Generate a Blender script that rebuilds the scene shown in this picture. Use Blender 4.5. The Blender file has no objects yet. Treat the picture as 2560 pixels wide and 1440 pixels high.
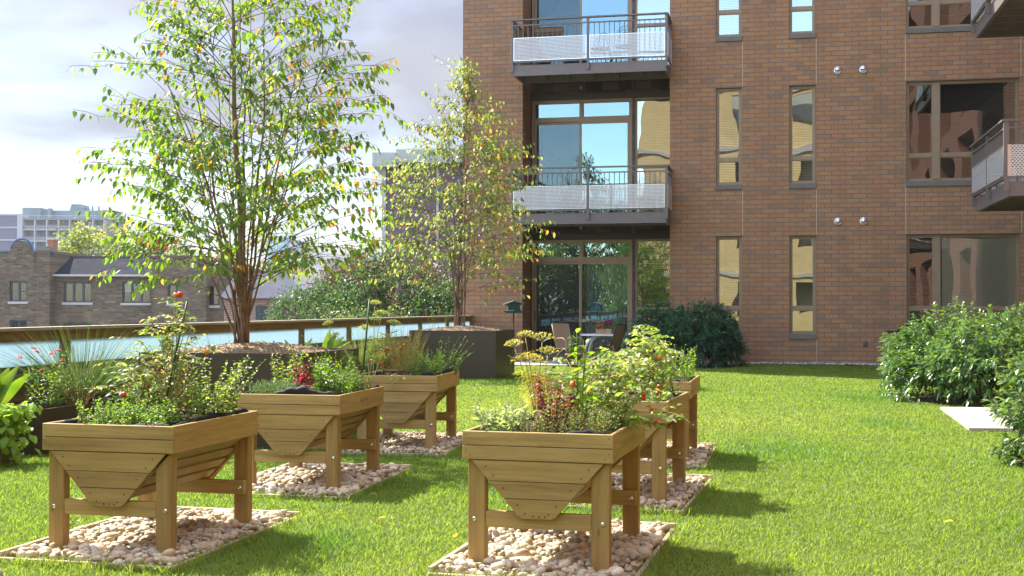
import bpy, bmesh, math, random
import numpy as np
from mathutils import Vector, Matrix

random.seed(7)
RNG = np.random.default_rng(11)
C = bpy.context.scene.collection
SC = bpy.context.scene

# ---------------------------------------------------------------- camera, sky, sun, exposure
cam_d = bpy.data.cameras.new('camera'); cam = bpy.data.objects.new('camera', cam_d); C.objects.link(cam)
cam_d.sensor_width = 36.0; cam_d.lens = 43.53; cam_d.clip_start = 0.05; cam_d.clip_end = 8000
cam.location = (0, 0, 1.304); cam.rotation_euler = (math.pi / 2 + 0.0148, -0.0016, 0)
SC.camera = cam
SUN = Vector((-0.67, 0.64, 1.0)).normalized()          # towards the sun
EL = math.asin(SUN.z); AZ = math.atan2(SUN.x, SUN.y)

world = bpy.data.worlds.new('World'); SC.world = world; world.use_nodes = True
nt = world.node_tree; nt.nodes.clear()
def N(t, typ, **kw):
    n = t.nodes.new(typ)
    for k, v in kw.items():
        if k.startswith('i_'):
            n.inputs[int(k[2:]) if k[2:].isdigit() else k[2:].replace('_', ' ')].default_value = v
        else: setattr(n, k, v)
    return n
def Lk(t, a, b): t.links.new(a, b)
out = N(nt, 'ShaderNodeOutputWorld'); bg = N(nt, 'ShaderNodeBackground')
sky = N(nt, 'ShaderNodeTexSky', sky_type='NISHITA', sun_disc=False, sun_elevation=EL, sun_rotation=AZ, altitude=100, air_density=1.0, dust_density=0.6, ozone_density=1.0)
bg.inputs['Strength'].default_value = 0.12
tc = N(nt, 'ShaderNodeTexCoord')
sep = N(nt, 'ShaderNodeSeparateXYZ'); Lk(nt, tc.outputs['Generated'], sep.inputs[0])
zz = N(nt, 'ShaderNodeMath', operation='MAXIMUM', i_1=0.0); Lk(nt, sep.outputs[2], zz.inputs[0])
za = N(nt, 'ShaderNodeMath', operation='ADD', i_1=0.22); Lk(nt, zz.outputs[0], za.inputs[0])
dv = N(nt, 'ShaderNodeVectorMath', operation='DIVIDE'); cb = N(nt, 'ShaderNodeCombineXYZ')
for k in range(3): Lk(nt, za.outputs[0], cb.inputs[k])
Lk(nt, tc.outputs['Generated'], dv.inputs[0]); Lk(nt, cb.outputs[0], dv.inputs[1])
cn = N(nt, 'ShaderNodeTexNoise'); cn.inputs['Scale'].default_value = 1.25; cn.inputs['Detail'].default_value = 7; cn.inputs['Roughness'].default_value = 0.52; cn.inputs['Distortion'].default_value = 0.35
mpc = N(nt, 'ShaderNodeMapping'); mpc.inputs['Location'].default_value = (3.1, 0.4, 1.7); mpc.inputs['Scale'].default_value = (1, 0.8, 1)
Lk(nt, dv.outputs[0], mpc.inputs[0]); Lk(nt, mpc.outputs[0], cn.inputs['Vector'])
cr = N(nt, 'ShaderNodeValToRGB'); cr.color_ramp.elements[0].position = 0.40; cr.color_ramp.elements[1].position = 0.585
cr.color_ramp.elements[0].color = (0.66, 0.66, 0.66, 1); cr.color_ramp.elements[1].color = (1, 1, 1, 1)
Lk(nt, cn.outputs[0], cr.inputs[0])
mx = N(nt, 'ShaderNodeMix', data_type='RGBA')
mr = N(nt, 'ShaderNodeMapRange'); mr.inputs['From Min'].default_value = -0.75; mr.inputs['From Max'].default_value = 0.15; mr.inputs['To Min'].default_value = 0.05; mr.inputs['To Max'].default_value = 1.0
Lk(nt, sep.outputs[1], mr.inputs['Value']); mm0 = N(nt, 'ShaderNodeMath', operation='MULTIPLY'); Lk(nt, mr.outputs[0], mm0.inputs[0]); Lk(nt, cr.outputs[0], mm0.inputs[1])
Lk(nt, mm0.outputs[0], mx.inputs['Factor']); Lk(nt, sky.outputs[0], mx.inputs['A'])
z2 = N(nt, 'ShaderNodeMath', operation='MULTIPLY'); Lk(nt, zz.outputs[0], z2.inputs[0]); Lk(nt, zz.outputs[0], z2.inputs[1])
zg = N(nt, 'ShaderNodeMath', operation='MULTIPLY_ADD', i_1=5.0, i_2=0.95); Lk(nt, z2.outputs[0], zg.inputs[0])  # clouds raised towards the zenith, added as fill from out of view overhead
cs = N(nt, 'ShaderNodeVectorMath', operation='SCALE'); cn2 = N(nt, 'ShaderNodeTexNoise'); cn2.inputs['Scale'].default_value = 2.6; cn2.inputs['Detail'].default_value = 6; cn2.inputs['Roughness'].default_value = 0.5; Lk(nt, mpc.outputs[0], cn2.inputs['Vector'])
cr2 = N(nt, 'ShaderNodeValToRGB'); cr2.color_ramp.elements[0].position = 0.36; cr2.color_ramp.elements[1].position = 0.62; cr2.color_ramp.elements[0].color = (1.00, 1.09, 1.42, 1); cr2.color_ramp.elements[1].color = (1.34, 1.38, 1.55, 1)
Lk(nt, cn2.outputs[0], cr2.inputs[0]); Lk(nt, cr2.outputs[0], cs.inputs[0]); Lk(nt, zg.outputs[0], cs.inputs['Scale']); Lk(nt, cs.outputs[0], mx.inputs['B'])
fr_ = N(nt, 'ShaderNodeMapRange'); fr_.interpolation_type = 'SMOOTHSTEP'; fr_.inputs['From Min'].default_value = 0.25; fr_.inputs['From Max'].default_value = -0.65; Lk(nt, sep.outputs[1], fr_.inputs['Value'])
fc = N(nt, 'ShaderNodeMix', data_type='RGBA'); fc.inputs['A'].default_value = (1, 1, 1, 1); fc.inputs['B'].default_value = (2.1, 1.9, 1.68, 1); Lk(nt, fr_.outputs[0], fc.inputs['Factor'])  # sky behind the camera brightened and warmed, added fill for camera-facing surfaces
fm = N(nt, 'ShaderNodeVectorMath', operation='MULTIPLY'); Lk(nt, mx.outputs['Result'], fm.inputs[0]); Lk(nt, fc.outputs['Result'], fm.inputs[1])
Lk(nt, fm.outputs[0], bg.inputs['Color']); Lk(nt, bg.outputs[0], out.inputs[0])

sun_d = bpy.data.lights.new('sun', 'SUN'); sun_d.energy = 4.0; sun_d.angle = math.radians(0.5); sun_d.color = (1.0, 0.93, 0.80)
sun = bpy.data.objects.new('sun', sun_d); C.objects.link(sun)
sun.rotation_euler = (-SUN).to_track_quat('-Z', 'Y').to_euler(); sun.location = SUN * 60
SC.view_settings.view_transform = 'Standard'; SC.view_settings.look = 'None'; SC.view_settings.gamma = 1
SC.view_settings.exposure = 1.75; SC.view_settings.use_curve_mapping = False
SC.render.engine = 'CYCLES'
cy = SC.cycles; cy.max_bounces = 8; cy.diffuse_bounces = 4; cy.glossy_bounces = 4; cy.transmission_bounces = 6; cy.transparent_max_bounces = 16
cy.caustics_reflective = False; cy.caustics_refractive = False; cy.sample_clamp_indirect = 6

# ---------------------------------------------------------------- helpers
def link(o, parent=None):
    C.objects.link(o)
    if parent is not None: o.parent = parent
    return o
def tag(o, label=None, cat=None, group=None, kind=None):
    for k, v in (('label', label), ('category', cat), ('group', group), ('kind', kind)):
        if v: o[k] = v
    return o
def thing(name, label, cat, loc=(0, 0, 0), rz=0.0, group=None):
    o = bpy.data.objects.new(name, None); o.location = loc; o.rotation_euler = (0, 0, rz); o.empty_display_size = 0.1
    return tag(link(o), label, cat, group)
def npmesh(name, v, faces, mats, parent=None, col=None, smooth=True, fmat=None):
    """faces: (n,3) or (n,4) int array, or list of such arrays"""
    me = bpy.data.meshes.new(name)
    v = np.asarray(v, np.float32).reshape(-1, 3)
    fl = faces if isinstance(faces, list) and not isinstance(faces[0], tuple) else [faces]
    fl = [np.asarray(f, np.int32) for f in fl if len(f)]
    me.vertices.add(len(v)); me.vertices.foreach_set('co', v.ravel())
    nl = sum(f.size for f in fl); nf = sum(len(f) for f in fl)
    me.loops.add(nl); me.polygons.add(nf)
    me.loops.foreach_set('vertex_index', np.concatenate([f.ravel() for f in fl]))
    tot = np.concatenate([np.full(len(f), f.shape[1], np.int32) for f in fl])
    st = np.concatenate([[0], np.cumsum(tot)[:-1]]).astype(np.int32)
    me.polygons.foreach_set('loop_start', st)
    if smooth: me.polygons.foreach_set('use_smooth', np.ones(nf, bool))
    if fmat is not None: me.polygons.foreach_set('material_index', np.asarray(fmat, np.int32))
    me.update(calc_edges=True)
    if col is not None:
        a = me.color_attributes.new('col', 'FLOAT_COLOR', 'POINT')
        c4 = np.ones((len(v), 4), np.float32); c4[:, :3] = np.clip(col, 0, 1)
        a.data.foreach_set('color', c4.ravel())
    for m in (mats if isinstance(mats, (list, tuple)) else [mats]): me.materials.append(m)
    return link(bpy.data.objects.new(name, me), parent)

class MB:
    def __init__(s): s.v = []; s.f = []; s.m = []; s.n = 0
    def add(s, vs, fs, mi=0):
        k = len(s.v); s.v += [tuple(p) for p in vs]
        for f in fs: s.f.append(tuple(i + k for i in f)); s.m.append(mi)
    def box(s, x0, x1, y0, y1, z0, z1, mi=0, M=None, b=0.0):
        if b > 0:
            bm = bmesh.new(); bmesh.ops.create_cube(bm, size=1)
            for w in bm.verts: w.co = Vector(((x0 + x1) / 2 + w.co.x * (x1 - x0), (y0 + y1) / 2 + w.co.y * (y1 - y0), (z0 + z1) / 2 + w.co.z * (z1 - z0)))
            bmesh.ops.bevel(bm, geom=bm.edges[:], offset=b, segments=1, affect='EDGES', profile=0.5)
            bm.verts.index_update(); vs = [w.co.copy() for w in bm.verts]; fs = [[w.index for w in f.verts] for f in bm.faces]; bm.free()
        else:
            vs = [Vector(p) for p in ((x0, y0, z0), (x1, y0, z0), (x1, y1, z0), (x0, y1, z0), (x0, y0, z1), (x1, y0, z1), (x1, y1, z1), (x0, y1, z1))]
            fs = [(0, 3, 2, 1), (4, 5, 6, 7), (0, 1, 5, 4), (1, 2, 6, 5), (2, 3, 7, 6), (3, 0, 4, 7)]
        if M is not None: vs = [M @ p for p in vs]
        s.add(vs, fs, mi)
    def prism(s, pts, y0, y1, mi=0, M=None):
        """outline pts (x,z) counter-clockwise seen from -y, extruded y0..y1"""
        n = len(pts); vs = [Vector((x, y0, z)) for x, z in pts] + [Vector((x, y1, z)) for x, z in pts]
        fs = [tuple(range(n)), tuple(range(2 * n - 1, n - 1, -1))] + [(i, i + n, (i + 1) % n + n, (i + 1) % n) for i in range(n)]
        if M is not None: vs = [M @ p for p in vs]
        s.add(vs, fs, mi)
    def tube(s, pts, r, n=6, mi=0, cap=True):
        pts = [Vector(p) for p in pts]; k = len(pts)
        rs = r if isinstance(r, (list, tuple)) else [r] * k
        vs = []; up = Vector((0, 0, 1))
        for i, p in enumerate(pts):
            d = (pts[min(i + 1, k - 1)] - pts[max(i - 1, 0)])
            d = d.normalized() if d.length > 1e-9 else Vector((0, 0, 1))
            a = d.cross(up)
            if a.length < 0.05: a = d.cross(Vector((1, 0, 0)))
            a.normalize(); b = d.cross(a)
            for j in range(n):
                t = 2 * math.pi * j / n; vs.append(p + (a * math.cos(t) + b * math.sin(t)) * rs[i])
        fs = [(i * n + j, i * n + (j + 1) % n, (i + 1) * n + (j + 1) % n, (i + 1) * n + j) for i in range(k - 1) for j in range(n)]
        if cap: fs += [tuple(range(n - 1, -1, -1)), tuple(range((k - 1) * n, k * n))]
        s.add(vs, fs, mi)
    def lathe(s, prof, n=16, c=(0, 0, 0), mi=0, M=None):
        vs = [Vector((c[0] + r * math.cos(2 * math.pi * j / n), c[1] + r * math.sin(2 * math.pi * j / n), c[2] + z)) for r, z in prof for j in range(n)]
        if M is not None: vs = [M @ p for p in vs]
        k = len(prof)
        fs = [(i * n + j, i * n + (j + 1) % n, (i + 1) * n + (j + 1) % n, (i + 1) * n + j) for i in range(k - 1) for j in range(n)]
        fs += [tuple(range(n - 1, -1, -1)), tuple(range((k - 1) * n, k * n))]
        s.add(vs, fs, mi)
    def build(s, name, mats, parent=None, smooth=False, bevel=0.0):
        me = bpy.data.meshes.new(name); me.from_pydata(s.v, [], s.f)
        for m in (mats if isinstance(mats, (list, tuple)) else [mats]): me.materials.append(m)
        me.polygons.foreach_set('material_index', s.m)
        if smooth: me.polygons.foreach_set('use_smooth', [True] * len(s.f))
        me.update()
        return link(bpy.data.objects.new(name, me), parent)

# ---------------------------------------------------------------- materials
def mat(name):
    m = bpy.data.materials.new(name); m.use_nodes = True
    t = m.node_tree; t.nodes.clear()
    o = N(t, 'ShaderNodeOutputMaterial'); p = N(t, 'ShaderNodeBsdfPrincipled'); Lk(t, p.outputs[0], o.inputs[0])
    return m, t, p, o
def ramp(t, cols, interp='LINEAR'):
    r = N(t, 'ShaderNodeValToRGB'); e = r.color_ramp; e.interpolation = interp
    while len(e.elements) < len(cols): e.elements.new(0.5)
    for i, (pos, c) in enumerate(cols): e.elements[i].position = pos; e.elements[i].color = (*c, 1)
    return r
def objco(t, scale=(1, 1, 1), rnd=True):
    c = N(t, 'ShaderNodeTexCoord'); m = N(t, 'ShaderNodeMapping'); m.inputs['Scale'].default_value = scale
    Lk(t, c.outputs['Object'], m.inputs[0])
    if rnd:
        oi = N(t, 'ShaderNodeObjectInfo'); mm = N(t, 'ShaderNodeMath', operation='MULTIPLY', i_1=37.0); Lk(t, oi.outputs['Random'], mm.inputs[0])
        cc = N(t, 'ShaderNodeCombineXYZ')
        for k in range(3): Lk(t, mm.outputs[0], cc.inputs[k])
        Lk(t, cc.outputs[0], m.inputs['Location'])
    return m.outputs[0]
def noise(t, vec, scale, detail=4, rough=0.55, dist=0.0):
    n = N(t, 'ShaderNodeTexNoise'); n.inputs['Scale'].default_value = scale; n.inputs['Detail'].default_value = detail
    n.inputs['Roughness'].default_value = rough; n.inputs['Distortion'].default_value = dist
    if vec is not None: Lk(t, vec, n.inputs['Vector'])
    return n.outputs[0]
def mixc(t, fac, a, b, mode='MIX'):
    n = N(t, 'ShaderNodeMix', data_type='RGBA', blend_type=mode)
    for sock, v in (('Factor', fac), ('A', a), ('B', b)):
        if isinstance(v, bpy.types.NodeSocket): Lk(t, v, n.inputs[sock])
        elif isinstance(v, (int, float)): n.inputs[sock].default_value = v
        else: n.inputs[sock].default_value = (*v, 1)
    return n.outputs['Result']
def bump(t, p, h, strength=0.3, dist=0.01):
    b = N(t, 'ShaderNodeBump'); b.inputs['Strength'].default_value = strength; b.inputs['Distance'].default_value = dist
    Lk(t, h, b.inputs['Height']); Lk(t, b.outputs[0], p.inputs['Normal'])
def simple(name, c, rough=0.6, metal=0.0, var=0.12, nscale=6.0, spec=0.5, bumps=0.0):
    m, t, p, o = mat(name)
    n = noise(t, objco(t), nscale, 5)
    r = ramp(t, [(0.25, tuple(x * (1 - var) for x in c)), (0.75, tuple(min(1, x * (1 + var)) for x in c))])
    Lk(t, n, r.inputs[0]); Lk(t, r.outputs[0], p.inputs['Base Color'])
    p.inputs['Roughness'].default_value = rough; p.inputs['Metallic'].default_value = metal; p.inputs['Specular IOR Level'].default_value = spec
    if bumps: bump(t, p, noise(t, objco(t), nscale * 6, 4), bumps)
    return m
def wood(name, axis, light, dark, green=0.4):
    m, t, p, o = mat(name)
    sc = [26, 26, 26]; sc[axis] = 1.6
    g = noise(t, objco(t, tuple(sc)), 1.0, 5, 0.6, 0.6)
    sc2 = [70, 70, 70]; sc2[axis] = 4
    g2 = noise(t, objco(t, tuple(sc2)), 1.0, 3)
    r = ramp(t, [(0.30, tuple(x * .92 for x in dark)), (0.5, tuple((a + b) / 2 for a, b in zip(light, dark))), (0.72, light)])
    Lk(t, g, r.inputs[0])
    blot = noise(t, objco(t), 5.0, 4)
    br = ramp(t, [(0.42, (1, 1, 1)), (0.72, (0.88, 0.88, 0.66))]); Lk(t, blot, br.inputs[0])
    c = mixc(t, green, r.outputs[0], br.outputs[0], 'MULTIPLY')
    geo = N(t, 'ShaderNodeNewGeometry'); ir = ramp(t, [(0.0, (0.80, 0.78, 0.76)), (1.0, (1.12, 1.10, 1.05))]); Lk(t, geo.outputs['Random Per Island'], ir.inputs[0])
    c = mixc(t, 1.0, c, ir.outputs[0], 'MULTIPLY')
    fr = ramp(t, [(0.3, (0.72, 0.7, 0.68)), (0.5, (1, 1, 1))]); Lk(t, g2, fr.inputs[0])
    c = mixc(t, 0.6, c, fr.outputs[0], 'MULTIPLY')
    vo = N(t, 'ShaderNodeTexVoronoi'); vo.inputs['Scale'].default_value = 1.0
    s3 = [9, 9, 9]; s3[axis] = 3.2
    Lk(t, objco(t, tuple(s3)), vo.inputs['Vector'])
    kr = ramp(t, [(0.03, (0.42, 0.30, 0.2)), (0.09, (1, 1, 1))]); Lk(t, vo.outputs['Distance'], kr.inputs[0])
    c = mixc(t, 0.75, c, kr.outputs[0], 'MULTIPLY')
    Lk(t, c, p.inputs['Base Color']); p.inputs['Roughness'].default_value = 0.62; p.inputs['Specular IOR Level'].default_value = 0.35
    bump(t, p, g, 0.4, 0.004)
    return m
WL, WD = (0.49, 0.35, 0.145), (0.34, 0.232, 0.090)
M_wx = wood('treated_pine_x', 0, WL, WD); M_wy = wood('treated_pine_y', 1, WL, WD); M_wz = wood('treated_pine_z', 2, (0.45, 0.305, 0.120), (0.31, 0.202, 0.076))
M_edge_x = wood('bed_edging_x', 0, (0.62, 0.54, 0.42), (0.42, 0.35, 0.26), 0.1); M_edge_y = wood('bed_edging_y', 1, (0.50, 0.42, 0.30), (0.30, 0.24, 0.17), 0.1)
M_rail = wood('railing_timber', 1, (0.34, 0.23, 0.12), (0.20, 0.12, 0.06), 0.3)
M_rail_cap = wood('railing_cap', 1, (0.52, 0.47, 0.40), (0.36, 0.31, 0.25), 0.15)
M_rail_post = wood('railing_post', 2, (0.20, 0.155, 0.08), (0.11, 0.085, 0.045), 0.3)

def leafmat(name, gloss=0.45, trans=0.42, spec=0.4, tint=(1.25, 1.25, 0.55)):
    m, t, p, o = mat(name)
    a = N(t, 'ShaderNodeAttribute', attribute_name='col')
    Lk(t, a.outputs['Color'], p.inputs['Base Color']); p.inputs['Roughness'].default_value = gloss; p.inputs['Specular IOR Level'].default_value = spec
    tr = N(t, 'ShaderNodeBsdfTranslucent'); c = mixc(t, 1.0, a.outputs['Color'], tint, 'MULTIPLY')
    sc = N(t, 'ShaderNodeVectorMath', operation='SCALE'); sc.inputs['Scale'].default_value = 2.2; Lk(t, c, sc.inputs[0]); Lk(t, sc.outputs[0], tr.inputs['Color'])
    ms = N(t, 'ShaderNodeMixShader'); ms.inputs[0].default_value = trans
    Lk(t, p.outputs[0], ms.inputs[1]); Lk(t, tr.outputs[0], ms.inputs[2]); Lk(t, ms.outputs[0], o.inputs[0])
    return m
M_leaf = leafmat('leaf'); M_leaf_gloss = leafmat('glossy_leaf', 0.32, 0.28, 0.6); M_grass = leafmat('grass_blade', 0.5, 0.45, 0.35)
M_petal = leafmat('petal', 0.6, 0.35, 0.2, (1, 1, 1))
def attrmat(name, rough=0.6, spec=0.4, var=0.2, ns=40):
    m, t, p, o = mat(name)
    a = N(t, 'ShaderNodeAttribute', attribute_name='col')
    r = ramp(t, [(0.3, (1 - var,) * 3), (0.7, (1, 1, 1))]); Lk(t, noise(t, objco(t, rnd=False), ns, 4), r.inputs[0])
    Lk(t, mixc(t, 1.0, a.outputs['Color'], r.outputs[0], 'MULTIPLY'), p.inputs['Base Color'])
    p.inputs['Roughness'].default_value = rough; p.inputs['Specular IOR Level'].default_value = spec
    return m
M_pebble = attrmat('pebble', 0.6, 0.35, 0.3, 60)
M_fruit = attrmat('fruit', 0.2, 0.5, 0.05)
M_stem = simple('green_stem', (0.13, 0.17, 0.045), 0.6)
M_stem_pale = simple('pale_stem', (0.30, 0.30, 0.12), 0.6)
M_stem_red = simple('red_stem', (0.25, 0.06, 0.05), 0.6)
M_bark = simple('bark', (0.215, 0.14, 0.085), 0.8, var=0.35, nscale=18, bumps=0.5)
M_twig = simple('twig_bark', (0.125, 0.08, 0.05), 0.8, var=0.3, nscale=14)
M_soil = simple('soil', (0.06, 0.035, 0.02), 0.95, var=0.5, nscale=40, bumps=0.9)
M_mulch = simple('bark_mulch', (0.33, 0.235, 0.155), 0.95, var=0.6, nscale=45, bumps=1.0)
M_liner = simple('black_liner_fabric', (0.012, 0.011, 0.011), 0.7, var=0.3, nscale=30, spec=0.2)
M_box = simple('bronze_planter_metal', (0.070, 0.052, 0.030), 0.42, 0.0, 0.10, 2.0, 0.35)
M_bronze = simple('bronze_frame', (0.29, 0.215, 0.14), 0.5, 0.2, 0.08)
M_balc = simple('balcony_paint', (0.17, 0.143, 0.14), 0.5, 0.1, 0.1)
M_dark = simple('dark_metal', (0.04, 0.033, 0.030), 0.5, 0.2)
M_black = simple('black_paint', (0.012, 0.012, 0.013), 0.4)
M_chrome = simple('zinc_bolt', (0.75, 0.76, 0.78), 0.18, 1.0, 0.05)
M_hood = simple('vent_hood_aluminium', (0.72, 0.73, 0.75), 0.28, 0.9, 0.05)
M_screw = simple('screw_hole', (0.035, 0.022, 0.014), 0.7)
M_sill = simple('sill_stone', (0.16, 0.145, 0.13), 0.7, var=0.15, nscale=4)
M_conc = simple('concrete', (0.40, 0.36, 0.335), 0.85, var=0.10, nscale=3, bumps=0.2)
M_patio = simple('patio_concrete', (0.33, 0.32, 0.33), 0.85, var=0.12, nscale=3)
M_white = simple('white_plastic', (0.72, 0.74, 0.78), 0.4, var=0.03)
M_caulk = simple('pale_caulk', (0.50, 0.42, 0.33), 0.8, var=0.15, nscale=3)
M_deck = simple('corrugated_soffit', (0.74, 0.73, 0.64), 0.6, var=0.15)
M_room = simple('dark_room', (0.05, 0.045, 0.04), 0.9)
M_blind = simple('blind_slat', (0.74, 0.69, 0.56), 0.6, var=0.05)
M_curtain = simple('pale_curtain', (0.55, 0.52, 0.46), 0.8, var=0.1)
M_asphalt = simple('asphalt', (0.055, 0.055, 0.055), 0.9, var=0.2, nscale=0.5)
M_green_metal = simple('dark_green_metal', (0.012, 0.075, 0.075), 0.35, 0.3)
M_green_roof = simple('green_roof_paint', (0.10, 0.21, 0.19), 0.35, 0.1)
M_blue_tray = simple('blue_tray', (0.16, 0.42, 0.55), 0.4)
M_tan_sling = simple('tan_sling', (0.30, 0.215, 0.145), 0.8, var=0.06, nscale=60)
M_terracotta = simple('terracotta', (0.30, 0.13, 0.08), 0.8)
M_tan_pot = simple('tan_planter_box', (0.42, 0.24, 0.15), 0.7)
M_stake = simple('green_stake', (0.02, 0.07, 0.025), 0.5)
M_coir = simple('coir_liner', (0.16, 0.10, 0.06), 0.95, var=0.5, nscale=50, bumps=0.8)
M_grey = simple('grey_metal', (0.35, 0.35, 0.36), 0.45, 0.3)

def brickmat(name, axis, pal, mortar, bw=0.305, rh=0.1036, ms=0.0095, dirt=0.12, bumpk=0.5, wob=0.0):
    m, t, p, o = mat(name)
    c = N(t, 'ShaderNodeTexCoord'); s = N(t, 'ShaderNodeSeparateXYZ'); Lk(t, c.outputs['Object'], s.inputs[0])
    cc = N(t, 'ShaderNodeCombineXYZ'); Lk(t, s.outputs[axis], cc.inputs[0]); Lk(t, s.outputs[2], cc.inputs[1])
    b = N(t, 'ShaderNodeTexBrick'); b.offset = 0.5; b.inputs['Scale'].default_value = 1.0
    b.inputs['Brick Width'].default_value = bw; b.inputs['Row Height'].default_value = rh; b.inputs['Mortar Size'].default_value = ms; b.inputs['Mortar Smooth'].default_value = 0.15
    b.inputs['Color1'].default_value = (0, 0, 0, 1); b.inputs['Color2'].default_value = (1, 1, 1, 1); b.inputs['Mortar'].default_value = (0.5, 0.5, 0.5, 1); b.inputs['Bias'].default_value = 0.0
    Lk(t, cc.outputs[0], b.inputs['Vector'])
    n = len(pal); r = ramp(t, [((i + 0.0) / max(1, n - 1), x) for i, x in enumerate(pal)]); Lk(t, b.outputs['Color'], r.inputs[0])
    fn = ramp(t, [(0.3, (0.74,) * 3), (0.7, (1.16,) * 3)]); Lk(t, noise(t, cc.outputs[0], 38, 4, 0.7), fn.inputs[0])
    col = mixc(t, 0.8, r.outputs[0], fn.outputs[0], 'MULTIPLY')
    big = ramp(t, [(0.3, (1 - dirt,) * 3), (0.65, (1, 1, 1))]); Lk(t, noise(t, cc.outputs[0], 0.45, 5), big.inputs[0])
    col = mixc(t, 1.0, col, big.outputs[0], 'MULTIPLY')
    mp = N(t, 'ShaderNodeMapping'); mp.inputs['Scale'].default_value = (2.6, 0.22, 1); Lk(t, cc.outputs[0], mp.inputs[0])
    stk = ramp(t, [(0.36, (0.80, 0.79, 0.78)), (0.52, (1, 1, 1))]); Lk(t, noise(t, mp.outputs[0], 1.0, 5, 0.65), stk.inputs[0]); col = mixc(t, 0.5, col, stk.outputs[0], 'MULTIPLY')
    col = mixc(t, b.outputs['Fac'], col, mortar)
    Lk(t, col, p.inputs['Base Color']); p.inputs['Roughness'].default_value = 0.85; p.inputs['Specular IOR Level'].default_value = 0.25
    inv = N(t, 'ShaderNodeMath', operation='SUBTRACT', i_0=1.0); Lk(t, b.outputs['Fac'], inv.inputs[1])
    bump(t, p, inv.outputs[0], bumpk, 0.01)
    return m
PAL = [(0.36, 0.235, 0.145), (0.46, 0.262, 0.130), (0.505, 0.288, 0.140), (0.52, 0.305, 0.148), (0.52, 0.262, 0.125), (0.43, 0.260, 0.138)]
PAL = [(a * .82, b_ * .80, c_ * .86) for a, b_, c_ in PAL]
PALD = [tuple(x * 0.42 for x in c) for c in PAL]
MORT = (0.175, 0.14, 0.125)
M_bx = brickmat('brick_facing', 0, PAL, MORT); M_by = brickmat('brick_return', 1, PAL, MORT)
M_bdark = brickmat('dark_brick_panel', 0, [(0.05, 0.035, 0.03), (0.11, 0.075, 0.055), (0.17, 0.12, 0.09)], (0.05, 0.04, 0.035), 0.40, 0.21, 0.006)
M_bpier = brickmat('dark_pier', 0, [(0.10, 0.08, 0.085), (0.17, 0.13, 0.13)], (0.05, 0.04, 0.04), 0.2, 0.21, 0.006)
M_byellow = brickmat('yellow_brick', 0, [(0.62, 0.43, 0.19), (0.70, 0.50, 0.24), (0.66, 0.46, 0.20)], (0.5, 0.42, 0.3))
M_bred = brickmat('red_brick', 1, [(0.36, 0.13, 0.08), (0.42, 0.17, 0.10), (0.33, 0.12, 0.075)], (0.35, 0.28, 0.23))
M_brow = brickmat('old_brown_brick', 0, [(0.105, 0.072, 0.045), (0.155, 0.105, 0.062), (0.22, 0.155, 0.095), (0.125, 0.082, 0.055), (0.28, 0.215, 0.145)], (0.14, 0.11, 0.085), 0.42, 0.15, 0.022, 0.35, 0.2)
M_bpurple = brickmat('purple_brown_brick', 0, [(0.15, 0.10, 0.12), (0.19, 0.125, 0.145)], (0.2, 0.15, 0.165), 0.3, 0.1, 0.012, 0.2, 0.2)
M_bhouse = brickmat('pink_brick', 0, [(0.30, 0.17, 0.13), (0.38, 0.22, 0.17)], (0.4, 0.33, 0.29), 0.35, 0.12, 0.02, 0.2, 0.2)

def glassmat(name, refl=0.38, tint=(0.72, 0.76, 0.74), wave=0.0055, gcol=(0.80, 0.92, 0.96)):
    m, t, p, o = mat(name); t.nodes.remove(p)
    tr = N(t, 'ShaderNodeBsdfTransparent'); tr.inputs[0].default_value = (*tint, 1)
    g = N(t, 'ShaderNodeBsdfGlossy'); g.inputs['Roughness'].default_value = 0.0; g.inputs['Color'].default_value = (*gcol, 1)
    lw = N(t, 'ShaderNodeFresnel'); lw.inputs[0].default_value = 1.5
    ad = N(t, 'ShaderNodeMath', operation='ADD', i_1=refl); ad.use_clamp = True; Lk(t, lw.outputs[0], ad.inputs[0])
    ms = N(t, 'ShaderNodeMixShader'); Lk(t, ad.outputs[0], ms.inputs[0]); Lk(t, tr.outputs[0], ms.inputs[1]); Lk(t, g.outputs[0], ms.inputs[2]); Lk(t, ms.outputs[0], o.inputs[0])
    b = N(t, 'ShaderNodeBump'); b.inputs['Strength'].default_value = 1.0; b.inputs['Distance'].default_value = wave
    Lk(t, noise(t, objco(t), 1.1, 1, 0.3), b.inputs['Height']); Lk(t, b.outputs[0], g.inputs['Normal'])
    return m
M_glass = glassmat('window_glass'); M_glass_door = glassmat('door_glass', 0.36, (0.5, 0.56, 0.56), 0.003, (0.44, 0.66, 0.80)); M_glass_wide = glassmat('wide_window_glass', 0.10, (0.84, 0.86, 0.82)); M_glass_dark = glassmat('old_window_glass', 0.02, (0.5, 0.55, 0.58), 0.0004)
def frosted():
    m, t, p, o = mat('frosted_glass')
    p.inputs['Base Color'].default_value = (0.50, 0.60, 0.66, 1); p.inputs['Roughness'].default_value = 0.25
    tr = N(t, 'ShaderNodeBsdfTranslucent'); tr.inputs[0].default_value = (0.60, 0.76, 0.84, 1)
    ms = N(t, 'ShaderNodeMixShader'); ms.inputs[0].default_value = 0.65; Lk(t, p.outputs[0], ms.inputs[1]); Lk(t, tr.outputs[0], ms.inputs[2]); Lk(t, ms.outputs[0], o.inputs[0])
    return m
M_frost = frosted()
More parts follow.
